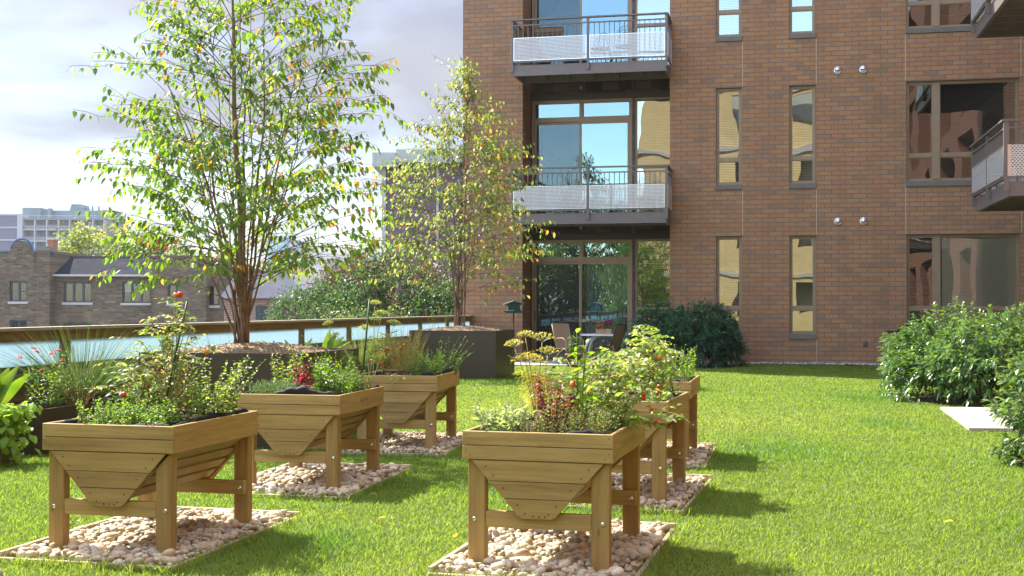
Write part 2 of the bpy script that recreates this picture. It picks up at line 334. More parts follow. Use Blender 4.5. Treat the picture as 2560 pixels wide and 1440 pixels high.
def perforated():
    m, t, p, o = mat('perforated_aluminium')
    c = N(t, 'ShaderNodeTexCoord'); s = N(t, 'ShaderNodeSeparateXYZ'); Lk(t, c.outputs['Object'], s.inputs[0])
    pitch = 0.036
    def mth(op, a, b=None, c2=None):
        n = N(t, 'ShaderNodeMath', operation=op)
        for k, v in enumerate((a, b, c2)):
            if v is None: continue
            if isinstance(v, (int, float)): n.inputs[k].default_value = v
            else: Lk(t, v, n.inputs[k])
        return n.outputs[0]
    xy = mth('ADD', s.outputs[0], s.outputs[1])
    row = mth('DIVIDE', s.outputs[2], pitch * 0.866)
    rf = mth('FLOOR', row)
    off = mth('MULTIPLY', mth('MODULO', mth('ABSOLUTE', rf), 2.0), 0.5)
    col = mth('ADD', mth('DIVIDE', xy, pitch), off)
    dx = mth('SUBTRACT', mth('FRACT', col), 0.5); dz = mth('MULTIPLY', mth('SUBTRACT', mth('FRACT', row), 0.5), 0.866)
    d = mth('SQRT', mth('ADD', mth('MULTIPLY', dx, dx), mth('MULTIPLY', dz, dz)))
    hole = mth('LESS_THAN', d, 0.33)
    p.inputs['Base Color'].default_value = (0.72, 0.72, 0.74, 1); p.inputs['Roughness'].default_value = 0.45; p.inputs['Metallic'].default_value = 0.25
    tr = N(t, 'ShaderNodeBsdfTransparent'); ms = N(t, 'ShaderNodeMixShader'); Lk(t, hole, ms.inputs[0]); Lk(t, p.outputs[0], ms.inputs[1]); Lk(t, tr.outputs[0], ms.inputs[2]); Lk(t, ms.outputs[0], o.inputs[0])
    return m
M_perf = perforated()
def screenmat():
    m, t, p, o = mat('insect_screen_mesh'); p.inputs['Base Color'].default_value = (.03, .03, .03, 1); p.inputs['Roughness'].default_value = .7
    tr = N(t, 'ShaderNodeBsdfTransparent'); ms = N(t, 'ShaderNodeMixShader'); ms.inputs[0].default_value = .45; Lk(t, tr.outputs[0], ms.inputs[1]); Lk(t, p.outputs[0], ms.inputs[2]); Lk(t, ms.outputs[0], o.inputs[0]); return m
M_screen = screenmat()
def shingles():
    m, t, p, o = mat('slate_shingles')
    b = N(t, 'ShaderNodeTexBrick'); b.offset = 0.5; b.inputs['Scale'].default_value = 1.0; b.inputs['Brick Width'].default_value = 0.5; b.inputs['Row Height'].default_value = 0.18; b.inputs['Mortar Size'].default_value = 0.03; b.inputs['Mortar Smooth'].default_value = 1
    b.inputs['Color1'].default_value = (0.008, 0.010, 0.017, 1); b.inputs['Color2'].default_value = (0.018, 0.023, 0.036, 1); b.inputs['Mortar'].default_value = (0.008, 0.01, 0.016, 1)
    c = N(t, 'ShaderNodeTexCoord'); s = N(t, 'ShaderNodeSeparateXYZ'); Lk(t, c.outputs['Object'], s.inputs[0]); cc = N(t, 'ShaderNodeCombineXYZ'); Lk(t, s.outputs[0], cc.inputs[0]); Lk(t, s.outputs[2], cc.inputs[1]); Lk(t, cc.outputs[0], b.inputs['Vector'])
    Lk(t, b.outputs[0], p.inputs['Base Color']); p.inputs['Roughness'].default_value = 0.9; p.inputs['Specular IOR Level'].default_value = 0.08
    return m
M_slate = shingles()
def lawnmat():
    m, t, p, o = mat('lawn_soil')
    r = ramp(t, [(0.3, (0.045, 0.075, 0.012)), (0.6, (0.08, 0.12, 0.02)), (0.8, (0.11, 0.11, 0.03))]); Lk(t, noise(t, objco(t, rnd=False), 9, 6), r.inputs[0])
    Lk(t, r.outputs[0], p.inputs['Base Color']); p.inputs['Roughness'].default_value = 1; p.inputs['Specular IOR Level'].default_value = 0.1
    return m
M_lawn = lawnmat()

# ---------------------------------------------------------------- frame of the apartment house: x along its front, y into it
YAW = -0.211; BX, BY = 0.0, 29.2591
EV = Vector((math.cos(YAW), math.sin(YAW), 0)); NV = Vector((-math.sin(YAW), math.cos(YAW), 0))
def W(u, y, z=0.0): return Vector((BX, BY, 0)) + EV * u + NV * y + Vector((0, 0, z))
ST = 3.393

# ---------------------------------------------------------------- ground
def ground_sheet(name, pts, z, m, label=None, zb=None):
    n = len(pts); b = MB()
    if zb is None: b.add([(x, y, z) for x, y in pts], [tuple(range(n))])
    else: b.add([(x, y, z) for x, y in pts] + [(x, y, zb) for x, y in pts], [tuple(range(n))] + [(i, i + n, (i + 1) % n + n, (i + 1) % n)[::-1] for i in range(n)])
    return tag(b.build(name, m), label, None, None, 'structure')
P2 = lambda u, y: tuple(W(u, y)[:2])
ground_sheet('street', [(-4000, -800), (4000, -800), (4000, 6000), (-4000, 6000)], -7.5, M_asphalt)
ground_sheet('lawn', [P2(-1.12, -46), P2(11.5, -46), P2(11.5, -0.012), P2(-1.12, -0.012)], 0.0, M_lawn, None, -7.49)
ground_sheet('patio', [P2(0.28, -2.1), P2(3.9, -2.1), P2(3.9, -0.03), P2(3.69, -0.03), P2(3.69, 0.95), P2(0.28, 0.95)], 0.03, M_patio, None, 0.004)
PATH = [(5.44, 15.75), (4.80, 13.02), (5.4, 12.98), (10.5, 12.4), (11.2, 15.2)]
ground_sheet('path', PATH, 0.035, M_conc, None, 0.004)
jb = MB(); jb.box(-2.6, 2.6, -0.006, 0.006, 0.0352, 0.039)
j = tag(jb.build('path_joint', M_dark), None, None, None, 'structure'); j.location = (7.6, 14.05, 0); j.rotation_euler = (0, 0, -0.10)

# ---------------------------------------------------------------- apartment house
apt = thing('apartment_building', 'brown brick apartment building with stacked metal balconies and narrow windows behind the lawn', 'building', (BX, BY, 0), YAW)
def pierced(b, u0, u1, v0, v1, ops, y, d, mi=0, mj=1, ud=None):
    us = sorted({u0, u1, *[o[0] for o in ops], *[o[1] for o in ops]}); vs = sorted({v0, v1, *[o[2] for o in ops], *[o[3] for o in ops]})
    us = [u for u in us if u0 <= u <= u1]; vs = [v for v in vs if v0 <= v <= v1]
    for i in range(len(us) - 1):
        for k in range(len(vs) - 1):
            cu, cv = (us[i] + us[i + 1]) / 2, (vs[k] + vs[k + 1]) / 2
            if any(o[0] < cu < o[1] and o[2] < cv < o[3] for o in ops): continue
            b.add([(us[i], y, vs[k]), (us[i + 1], y, vs[k]), (us[i + 1], y, vs[k + 1]), (us[i], y, vs[k + 1])], [(0, 1, 2, 3)], mi)
    for o in ops:
        a, c, e, f = o[:4]; dd = o[4] if len(o) > 4 else d
        e2, f2 = max(e, v0), min(f, v1)
        b.add([(a, y, e2), (a, y + dd, e2), (a, y + dd, f2), (a, y, f2)], [(0, 1, 2, 3)], mj)
        b.add([(c, y, e2), (c, y + dd, e2), (c, y + dd, f2), (c, y, f2)], [(3, 2, 1, 0)], mj)
        b.add([(a, y, f2), (c, y, f2), (c, y + dd, f2), (a, y + dd, f2)], [(3, 2, 1, 0)], mj)
        b.add([(a, y, e2), (c, y, e2), (c, y + dd, e2), (a, y + dd, e2)], [(0, 1, 2, 3)], mj)
HT = 17.3
NW = [(4.765, 5.345), (6.40, 6.98)]; W3 = (8.93, 11.29)
ops = [(0.25, 3.715, 0.0, HT, 1.0)]
for k in range(3):
    for a, c in NW + [W3]: ops.append((a, c, 0.575 + ST * k, 2.906 + ST * k))
b = MB(); pierced(b, -1.21, 11.55, -7.5, HT, ops, 0.0, 0.14)
b.add([(-1.21, 0, -7.5), (-1.21, 16, -7.5), (-1.21, 16, HT), (-1.21, 0, HT)], [(3, 2, 1, 0)], 1)
b.add([(-1.21, 16, -7.5), (30, 16, -7.5), (30, 16, HT), (-1.21, 16, HT)], [(0, 1, 2, 3)], 0)
b.add([(-1.21, 0, HT), (11.55, 0, HT), (11.55, -34, HT), (30, -34, HT), (30, 16, HT), (-1.21, 16, HT)], [(0, 1, 2, 3, 4, 5)], 2)
b.build('wall', [M_bx, M_by, M_conc], apt)
b = MB(); wo = [(a, c, .15 + ST * k, 3.0 + ST * k, 1.2) for k in range(4) for a, c in ((2.9, 6.6), (8.4, 10.6), (12.4, 16.1), (18.2, 20.4), (22.4, 26.1), (28.0, 30.2))]
wb0 = MB(); pierced(wb0, 0, 34, -7.5, HT - 4, wo, 0.0, 1.2); RW = Matrix.Translation((11.55, 0, 0)) @ Matrix.Rotation(-math.pi / 2, 4, 'Z')
for vs_, f_ in [(wb0.v, wb0.f)]: b.add([RW @ Vector(p) for p in vs_], f_)
b.box(12.75, 12.85, -34, 0.1, -1, HT - 4.2, 1)
b.add([(11.55, -34, -7.5), (30, -34, -7.5), (30, -34, HT - 4), (11.55, -34, HT - 4)], [(0, 1, 2, 3)])
b.build('wing_wall', [M_bred, M_room], apt)
b = MB(); b.box(-1.0, 4.2, 3.6, 3.7, -1, HT - .1); b.box(4.2, 11.4, 2.6, 2.7, -1, HT - .1); b.box(4.15, 4.25, 0.2, 3.6, -1, HT - .1)
for k in range(5): b.box(-1.1, 11.5, 1.06, 3.6, ST * k - 0.15, ST * k - 0.002)
b.build('interior', M_room, apt)

def bars(b, u0, u1, v0, v1, y0, y1, t):
    b.box(u0, u0 + t, y0, y1, v0, v1); b.box(u1 - t, u1, y0, y1, v0, v1); b.box(u0 + t, u1 - t, y0, y1, v0, v0 + t); b.box(u0 + t, u1 - t, y0, y1, v1 - t, v1)
def quad(u0, u1, v0, v1, y):
    b = MB(); b.add([(u0, y, v0), (u1, y, v0), (u1, y, v1), (u0, y, v1)], [(0, 1, 2, 3)]); return b
def blind_mb(u0, u1, v0, v1, y, pitch=0.038, tilt=0.55):
    b = MB(); n = int((v1 - v0) / pitch); dz = pitch * .5 * math.sin(tilt); dy = pitch * .5 * math.cos(tilt)
    for i in range(n):
        z = v1 - (i + 0.5) * pitch
        b.add([(u0, y - dy, z - dz), (u1, y - dy, z - dz), (u1, y + dy, z + dz), (u0, y + dy, z + dz)], [(0, 1, 2, 3)])
    return b
def window(a, c, F, mull=None, tr=(1.235, 1.305), blind=None, curtain=None):
    y0, y1 = 0.085, 0.137; v0, v1 = F + 0.692, F + 2.903
    b = MB(); bars(b, a + 0.003, c - 0.003, v0, v1, y0, y1, 0.045)
    cols = [(a + 0.048, c - 0.048)]
    if mull:
        b.box(mull[0], mull[1], y0 - 0.02, y1, v0 + 0.045, v1 - 0.045); cols = [(a + 0.048, mull[0]), (mull[1], c - 0.048)]
    for p, q in cols:
        b.box(p, q, y0 + 0.004, y1 - 0.004, F + tr[0], F + tr[1])
        for e, f in ((v0 + 0.045, F + tr[0]), (F + tr[1], v1 - 0.045)): bars(b, p, q, e, f, y0 + 0.016, y1 - 0.006, 0.022)
    w = b.build('window', M_bronze, apt)
    for p, q in cols:
        for e, f in ((v0 + 0.045, F + tr[0]), (F + tr[1], v1 - 0.045)): quad(p + 0.022, q - 0.022, e + 0.022, f - 0.022, y1 - 0.016).build('pane', M_glass_wide if mull else M_glass, w)
    s = MB(); s.box(a - 0.012, c + 0.012, -0.028, 0.139, F + 0.578, F + 0.690, b=0.004); s.build('window_sill', M_sill, w)
    if blind:
        for bl in blind: blind_mb(*bl[:2], F + bl[2], F + bl[3], 0.165, 0.05 if mull else 0.038, tilt=bl[4]).build('blind', M_blind, w)
    if curtain:
        for cu in curtain:
            n = 40; pts = [(cu[0] + (cu[1] - cu[0]) * i / n, 0.27 + 0.03 * math.sin(i * 1.3)) for i in range(n + 1)]
            b = MB(); b.add([(x, y, F + 0.7) for x, y in pts] + [(x, y, F + 2.88) for x, y in pts], [(i, i + 1, i + n + 2, i + n + 1) for i in range(n)]); b.build('curtain', M_curtain, w, True)
    return w
for k in range(3):
    F = ST * k
    window(*NW[0], F, blind=[(4.80, 5.31, 0.75 if k else 1.3, 2.2 if k < 2 else 2.86, 0.5)], curtain=[(4.80, 4.93)] if k == 0 else None)
    window(*NW[1], F, blind=[(6.44, 6.94, 0.75, 2.0, 0.25)] if k != 0 else None)
    window(W3[0], W3[1], F, mull=(9.50, 9.645), blind=[(9.69, 11.25, 0.74, 2.86, 1.15 if k == 0 else 0.2), (8.98, 9.46, 0.74, 2.86, 0.1)] if k == 0 else [(9.69, 11.25, 0.74, 2.86, 0.15)], curtain=[(10.2, 11.2)] if k == 0 else None)
# pale movement joints and thin lintel lines on the brick
for u, v0, v1 in [(5.36, 2.93, 3.96), (5.36, 6.33, 7.35), (5.36, 0.02, 0.57), (6.995, 2.93, 3.96), (6.995, 6.33, 7.35), (6.995, 0.02, 0.57), (8.915, 2.93, 3.96), (8.915, 6.33, 7.35), (11.325, 6.33, 8.2), (11.325, 2.93, 3.9)]:
    b = MB(); b.box(u - 0.007, u + 0.007, -0.004, 0.01, v0, v1); b.build('movement_joint', M_caulk, apt)
for a, c in NW + [W3]:
    for k in range(3):
        b = MB(); b.box(a - 0.18, c + 0.10, -0.005, 0.012, 2.909 + ST * k, 2.921 + ST * k); b.build('lintel', M_sill, apt)
# round vent hoods
hood = None
for k in range(2):
    for u in (7.465, 8.015):
        if hood is None:
            b = MB(); b.lathe([(0.088, 0), (0.088, 0.012), (0.070, 0.014)], 24, M=Matrix.Rotation(math.pi / 2, 4, 'X'))
            # half dome cowl
            R = 0.073; vs = []; fs = []; na, nb = 16, 8
            for i in range(nb + 1):
                ph = math.pi / 2 * i / nb
                for q in range(na + 1):
                    th = math.pi * q / na * 1.0
                    vs.append((R * math.cos(th), -0.014 - R * 0.95 * math.sin(th) * math.sin(ph) , R * math.sin(th) * math.cos(ph) * 1.0))
            fs = [(i * (na + 1) + q, i * (na + 1) + q + 1, (i + 1) * (na + 1) + q + 1, (i + 1) * (na + 1) + q) for i in range(nb) for q in range(na)]
            b.add(vs, fs)
            hood = b.build('vent_hood', M_hood, apt, True); hood.location = (u, -0.002, 3.21)
            g = MB()
            g.lathe([(0.066, 0.0141), (0.066, 0.0145)], 20, M=Matrix.Rotation(math.pi / 2, 4, 'X'))
            gr = g.build('vent_opening', M_dark, hood)
            g = MB()
            for z in (-0.05, -0.036, -0.022, -0.008): g.box(-math.sqrt(0.066**2 - z * z), math.sqrt(0.066**2 - z * z), -0.024, -0.016, z - 0.0025, z + 0.0025)
            gl = g.build('louvre', M_hood, hood)
        else:
            h = hood.copy(); C.objects.link(h); h.location = (u, -0.002, 3.21 + ST * k)
            for ch in (gr, gl): c2 = ch.copy(); C.objects.link(c2); c2.parent = h
b = MB(); b.box(7.985, 8.055, -0.07, -0.001, 0.44, 0.56, b=0.008); b.box(7.995, 8.045, -0.078, -0.0705, 0.50, 0.55); b.build('outlet_box', M_balc, apt)
# recess with sliding doors
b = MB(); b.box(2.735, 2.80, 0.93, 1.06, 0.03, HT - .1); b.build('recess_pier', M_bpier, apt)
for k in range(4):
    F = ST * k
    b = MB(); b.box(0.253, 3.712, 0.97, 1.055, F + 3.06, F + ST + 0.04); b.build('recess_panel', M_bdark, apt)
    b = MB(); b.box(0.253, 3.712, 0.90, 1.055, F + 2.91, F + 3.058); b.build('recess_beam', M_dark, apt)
    if k == 3: continue
    b = MB(); bars(b, 0.285, 2.733, F + 0.045, F + 2.907, 0.95, 1.055, 0.05)
    b.box(0.335, 2.683, 0.955, 1.05, F + 2.385, F + 2.475); b.box(1.475, 1.53, 0.955, 1.05, F + 2.475, F + 2.857)
    for p, q in ((0.335, 1.475), (1.53, 2.683)): bars(b, p, q, F + 2.476, F + 2.856, 0.975, 1.04, 0.025)
    d = b.build('sliding_door', M_bronze, apt)
    for p, q in ((0.36, 1.45), (1.555, 2.658)): quad(p, q, F + 2.50, F + 2.83, 1.01).build('pane', M_glass_door, d)
    for p, q, y, mm in ((0.34, 1.53, 1.02, M_bronze), (1.45, 2.68, 0.985, M_bronze)):
        b = MB(); bars(b, p, q, F + 0.096, F + 2.384, y - 0.014, y + 0.014, 0.06); b.build('door_leaf', mm, d)
        quad(p + 0.06, q - 0.06, F + 0.156, F + 2.324, y).build('pane', M_glass_door, d)
    quad(0.40, 1.47, F + 0.156, F + 2.324, 0.972).build('insect_screen', M_screen, d)
    if k == 0:
        n = 60; pts = [(1.60 + 1.02 * i / n, 1.16 + 0.025 * math.sin(i * 1.1)) for i in range(n + 1)]
        b = MB(); b.add([(x, y, F + 0.1) for x, y in pts] + [(x, y, F + 2.36) for x, y in pts], [(i, i + 1, i + n + 2, i + n + 1) for i in range(n)]); b.build('curtain', M_white, d, True)
    b = MB(); b.box(0.352, 0.37, 0.985, 1.004, F + 0.95, F + 1.2); b.build('door_handle', M_black, d)
    b = MB(); bars(b, 2.803, 3.709, F + 0.13, F + 2.907, 0.96, 1.055, 0.045); b.box(2.848, 3.664, 0.964, 1.05, F + 1.225, F + 1.30)
    w = b.build('window', M_bronze, apt)
    quad(2.849, 3.663, F + 0.176, F + 1.224, 1.02).build('pane', M_glass, w); quad(2.849, 3.663, F + 1.301, F + 2.861, 1.02).build('pane', M_glass, w)
    blind_mb(2.86, 3.65, F + 1.3 if k else F + 2.2, F + 2.85, 1.12, tilt=0.2).build('blind', M_blind, w)
    n = 24; pts = [(0.36 + 0.10 * i / n, 1.13 + 0.02 * math.sin(i * 1.7)) for i in range(n + 1)]
    b = MB(); b.add([(x, y, F + 0.1) for x, y in pts] + [(x, y, F + 2.35) for x, y in pts], [(i, i + 1, i + n + 2, i + n + 1) for i in range(n)]); b.build('curtain', M_curtain, d, True)
    if k < 2:
        b = MB(); b.lathe([(0.035, 0), (0.035, 0.02), (0.012, 0.03)], 12, M=Matrix.Translation((1.49, 0.969, F + 3.2)) @ Matrix.Rotation(math.pi / 2, 4, 'X')); b.build('sprinkler', M_hood, apt, True)

# balconies
def balcony(F):
    b = MB(); R = F * 0
    b.box(0.25, 3.72, -1.0, -0.955, -0.225, 0.02)                       # fascia
    b.box(0.25, 0.30, -0.955, -0.004, -0.225, 0.02); b.box(3.67, 3.72, -0.955, -0.004, -0.225, 0.02)
    b.box(0.30, 3.67, -0.06, -0.01, -0.22, -0.052)
    for i in range(1, 6): b.box(0.30 + 3.37 * i / 6 - 0.02, 0.30 + 3.37 * i / 6 + 0.02, -0.955, -0.06, -0.20, -0.052)
    b.box(0.305, 3.665, 0.0, 0.96, -0.05, 0.0)
    for i in range(28): b.box(0.301, 3.669, -0.953 + 0.034 * i, -0.953 + 0.034 * i + 0.02, -0.051, -0.03, 1)
    b.box(0.301, 3.669, -0.953, -0.002, -0.0295, 0.0, 1)
    o = b.build('balcony', [M_balc, M_deck], apt)
    h = MB(); h.box(0.17, 3.775, -1.075, -0.985, 1.032, 1.062); h.box(0.17, 0.26, -0.985, -0.004, 1.032, 1.062); h.box(3.685, 3.775, -0.985, -0.004, 1.032, 1.062)
    h.build('handrail', M_balc, o)
    for u, y in ((0.217, -1.03), (1.965, -1.03), (3.727, -1.03), (0.217, -0.03), (3.727, -0.03)):
        p = MB(); p.box(u - 0.027, u + 0.027, y - 0.027, y + 0.027, -0.13 if y < -0.5 else 0.0, 1.031); p.build('post', M_balc, o)
    r = MB()
    for z in (0.925, 0.085):
        for p, q in ((0.245, 1.937), (1.993, 3.699)): r.box(p, q, -1.045, -1.015, z - 0.014, z + 0.014)
        for u in (0.217, 3.727): r.box(u - 0.015, u + 0.015, -1.002, -0.058, z - 0.014, z + 0.014)
    r.build('rail', M_balc, o)
    p0 = MB(); p0.box(-0.008, 0.008, -0.008, 0.008, 0.10, 0.910)
    bal = None
    spots = [(0.245 + 1.692 * (i + 1) / 15, -1.024) for i in range(14)] + [(1.993 + 1.706 * (i + 1) / 15, -1.024) for i in range(14)] + [(u, -1.0 + 0.94 * (i + 1) / 8) for u in (0.217, 3.727) for i in range(7)]
    for u, y in spots:
        if bal is None: bal = p0.build('baluster', M_balc, o); q = bal
        else: q = bal.copy(); C.objects.link(q); q.parent = o
        q.location = (u, y, 0)
    for p, q in ((0.252, 1.93), (2.0, 3.69)):
        m = MB(); m.add([(p, -1.05, 0.115), (q, -1.05, 0.115), (q, -1.05, 0.635), (p, -1.05, 0.635)], [(0, 1, 2, 3)]); pn = m.build('perforated_panel', M_perf, o)
        m = MB(); bars(m, p, q, 0.112, 0.638, -1.054, -1.0505, 0.014); m.build('panel_rim', M_hood, pn)
    for u in (0.185, 3.759):
        m = MB(); m.add([(u, -1.0, 0.115), (u, -0.08, 0.115), (u, -0.08, 0.635), (u, -1.0, 0.635)], [(0, 1, 2, 3)]); pn = m.build('perforated_panel', M_perf, o)
        m = MB(); m.box(u - 0.004, u + 0.004, -1.02, -0.985, 0.11, 0.64); m.box(u - 0.004, u + 0.004, -0.08, -0.06, 0.11, 0.64); m.build('panel_rim', M_hood, pn)
    o.location = (0, 0, F)
    return o
def copy_tree(o, parent=None):
    c = o.copy(); C.objects.link(c); c.parent = parent
    for ch in [x for x in SC.objects if x.parent == o]: copy_tree(ch, c)
    return c
bl2 = balcony(ST)
bl3 = copy_tree(bl2, apt); bl3.location = (0, 0, 2 * ST)
for k in (1, 2):
    for yy in (-2.85, -12.3) if k == 1 else (-2.85,):
        w = copy_tree(bl2, apt); w.rotation_euler = (0, 0, -math.pi / 2); w.scale = (1.0, 1.6, 1.0); w.location = (11.54, yy, ST * k)

# ---------------------------------------------------------------- sunlit building across the court, seen in the window panes
opp = thing('yellow_brick_building', 'sunlit yellow brick building mirrored in the window panes', 'building', (BX, BY, 0), YAW)
oops = []
for k in range(4):
    for u in (1.2, 3.9, 7.2, 10.6): oops.append((u, u + 1.3, 0.9 + ST * k, 2.7 + ST * k))
b = MB(); pierced(b, -1.6, 16, -7.5, 13.4, oops, -40, -0.25, 0, 0)
b.add([(-1.6, -40, -7.5), (-1.6, -55, -7.5), (-1.6, -55, 13.4), (-1.6, -40, 13.4)], [(0, 1, 2, 3)]); b.box(-1.6, 16, -55, -41, 13.2, 13.4)
b.build('wall', M_byellow, opp)
b = MB(); b.box(-1.5, 15.9, -41, -40.6, -1, 13.1); b.build('interior', M_curtain, opp)
for o_ in oops: quad(o_[0], o_[1], o_[2], o_[3], -40.2).build('pane', M_glass_wide, opp)
b = MB()
for k in range(4): b.box(-1.7, 16, -40.0, -39.92, 3.05 + ST * k, 3.3 + ST * k)
b.build('stone_band', M_conc, opp)

# ---------------------------------------------------------------- terrace railing
rail = thing('terrace_railing', 'timber railing with frosted glass panels along the edge of the roof terrace', 'railing', (BX, BY, 0), YAW)
RU = -1.0; R0, R1 = -0.03, -34.0
b = MB(); b.box(RU - 0.075, RU + 0.075, R1, R0, 1.062, 1.092); b.build('cap_rail', M_rail_cap, rail)
b = MB(); b.box(RU - 0.025, RU + 0.03, R1, R0, 0.955, 1.060); b.build('rail_beam', M_rail, rail)
b = MB(); b.box(RU - 0.035, RU + 0.035, R1, R0, 0.645, 0.718); b.build('bottom_rail', M_rail_post, rail)
b = MB(); b.box(RU - 0.11, RU + 0.07, R1, R0, -7.4, 0.60); b.build('kerb_wall', M_rail, rail)
b = MB(); b.box(RU - 0.14, RU + 0.10, R1, R0, 0.602, 0.643); b.build('kerb_cap', M_rail_cap, rail)
ps = [0.08 + 2.14 * i for i in range(16)]
pst = gls = None
for i, s in enumerate(ps):
    if pst is None: b = MB(); b.box(-0.05, 0.05, -0.055, 0.055, 0.719, 0.954); pst = b.build('post', M_rail_post, rail); q = pst
    else: q = pst.copy(); C.objects.link(q); q.parent = rail
    q.location = (RU, -s, 0)
    if i:
        if gls is None: b = MB(); b.box(-0.005, 0.005, -0.99, 0.99, 0.7185, 0.9545); gls = b.build('glass_panel', M_frost, rail); q = gls
        else: q = gls.copy(); C.objects.link(q); q.parent = rail
        q.location = (RU, -(s + ps[i - 1]) / 2, 0)

# ---------------------------------------------------------------- vegetable planters
PW, PL, PH = 0.76, 1.0, 0.685
PLT = [(-1.7338, 6.3508, -.2384), (-1.19, 8.5846, -.2032), (-.6638, 10.9945, -.1574), (.4881, 5.977, -.2596), (1.0156, 8.0507, -.2779), (1.4711, 10.1817, -.224)]
def pl_world(i, lx, ly, z=0.0):
    x, y, t = PLT[i]; a, b_ = lx - PW / 2, ly + PL / 2
    return Vector((x + a * math.cos(t) - b_ * math.sin(t), y + a * math.sin(t) + b_ * math.cos(t), z))
PLAB = ['wooden planter holding a tall staked tomato with one red fruit on top',
        'wooden planter with black liner bulging over its front rim, thyme and coleus inside',
        'wooden planter farthest back beside the large bronze box, wispy yellow herbs inside',
        'wooden planter holding grey sage, red amaranth and dill at the front of its row',
        'middle wooden planter of the row behind the red amaranth, sprawling tomato inside',
        'last wooden planter of the lawn side row, bright mint at its corner']
def build_planter():
    t = thing('vegetable_planter', PLAB[0], 'planter', group='raised wooden vegetable planters')
    hw, hl = PW / 2, PL / 2; zt = PH; zb = PH - 0.14
    for s in (-1, 1):                                                     # short ends: two boards each
        b = MB(); y0, y1 = sorted((s * hl, s * (hl - 0.02)))
        b.box(-hw, hw, y0, y1, zb, zb + 0.0680, b=0.0025); b.box(-hw, hw, y0, y1, zb + 0.0712, zt, b=0.0025)
        for x in (-hw + 0.02, hw - 0.02):
            for z in (zb + .02, zb + .045, zt - .02): b.lathe([(0.0035, 0), (0.0035, 0.0008)], 8, M=Matrix.Translation((x + (0.02 if z == zb + .02 else 0) * (-1 if x > 0 else 1), s * hl + (0.0 if s < 0 else 0), z)) @ Matrix.Rotation(math.pi / 2 * -s * -1, 4, 'X'), mi=1)
        b.build('rim_board', [M_wx, M_screw], t)
        # tapered end panel of stacked boards
        b = MB(); tx0, tx1, bx0, bx1, pb = -0.335, 0.335, -0.085, 0.085, 0.262
        zs = [zb - 0.004, zb - 0.105, zb - 0.190, pb]
        y0, y1 = sorted((s * (hl - 0.004), s * (hl - 0.024)))
        def xx(z): k = (zb - z) / (zb - pb); return tx1 + (bx1 - tx1) * k
        for k in range(3):
            za, zc = zs[k], zs[k + 1] + (0.0035 if k < 2 else 0)
            pts = [(-xx(zc), zc), (xx(zc), zc), (xx(za), za), (-xx(za), za)]
            if k == 2: pts = [(-xx(zc) + .012, zc), (xx(zc) - .012, zc), (xx(zc + .012), zc + .012), (xx(za), za), (-xx(za), za), (-xx(zc + .012), zc + .012)]
            b.prism(pts, y0, y1)
            for sx in (-1, 1):
                for z in ((za * .6 + zc * .4,) if k == 1 else (za * .7 + zc * .3, za * .25 + zc * .75)): b.lathe([(0.004, 0), (0.004, 0.0008)], 8, M=Matrix.Translation((sx * (xx(z) - 0.045), s * (hl - 0.004), z)) @ Matrix.Rotation(math.pi / 2 * s, 4, 'X') @ Matrix.Rotation(math.pi, 4, 'X'), mi=1)
        for x in (-.03, .0, .03): b.lathe([(0.0045, 0), (0.0045, 0.0008)], 8, M=Matrix.Translation((x + .012, s * (hl - 0.004), pb + 0.012)) @ Matrix.Rotation(math.pi / 2 * s, 4, 'X') @ Matrix.Rotation(math.pi, 4, 'X'), mi=1)
        b.build('end_panel', [M_wx, M_screw], t)
    for s in (-1, 1):                                                     # long sides
        b = MB(); x0, x1 = sorted((s * (hw - 0.003), s * (hw - 0.023)))
        b.box(x0, x1, -hl + 0.0205, hl - 0.0205, zb, zt, b=0.0025); b.build('rim_board', M_wy, t)
        # sloping slatted side
        b = MB(); A = Vector((s * 0.335, 0, zb - 0.001)); B = Vector((s * 0.085, 0, 0.285)); d = (B - A); Ls = d.length; d.normalize()
        nrm = Vector((-d.z * s, 0, d.x * s)) * 1.0
        if nrm.x * s < 0: nrm = -nrm
        M = Matrix(((d.x, 0, nrm.x, A.x), (0, 1, 0, 0), (d.z, 0, nrm.z, A.z), (0, 0, 0, 1)))
        nb = 4; wdt = Ls / nb
        for k in range(nb): b.box(k * wdt + 0.012, (k + 1) * wdt - 0.012, -hl + 0.045, hl - 0.045, -0.022, -0.004, 0, M)
        b.build('side_slats', M_wy, t)
        for e0 in (-hl + 0.026, hl - 0.044): b = MB(); b.box(0.0, Ls, e0, e0 + 0.018, -0.030, 0.010, 0, M); b.build('side_batten', M_wx, t)
    b = MB(); b.prism([(-0.06, 0.287), (0.06, 0.287), (0.30, zb), (-0.30, zb)], -hl + .05, hl - .05); b.build('inner_lining', M_liner, t)
    for sy in (-1, 1):
        for sx in (-1, 1):
            b = MB(); x0, x1 = sorted((sx * (hw - 0.022), sx * (hw - 0.112))); y0, y1 = sorted((sy * (hl - 0.026), sy * (hl - 0.086)))
            b.box(x0, x1, y0, y1, -0.03, zb - 0.001, b=0.004); leg = b.build('leg', M_wz, t)
            b = MB(); R = Matrix.Translation((sx * (hw - 0.055), sy * (hl - 0.026) if sy < 0 else hl - 0.1262, 0.248)) @ Matrix.Rotation(math.pi / 2, 4, 'X')
            b.lathe([(0.013, 0), (0.0125, 0.003), (0.009, 0.007), (0.004, 0.0085)], 16, M=R); b.build('bolt', M_chrome, leg, True)
    b = MB(); b.box(-hw + 0.113, hw - 0.113, -hl + 0.030, -hl + 0.070, 0.208, 0.288, b=0.003); b.build('cross_rail', M_wx, t)
    b = MB(); b.box(-hw + 0.03, hw - 0.03, hl - 0.126, hl - 0.0865, 0.208, 0.288, b=0.003); b.build('cross_rail', M_wx, t)
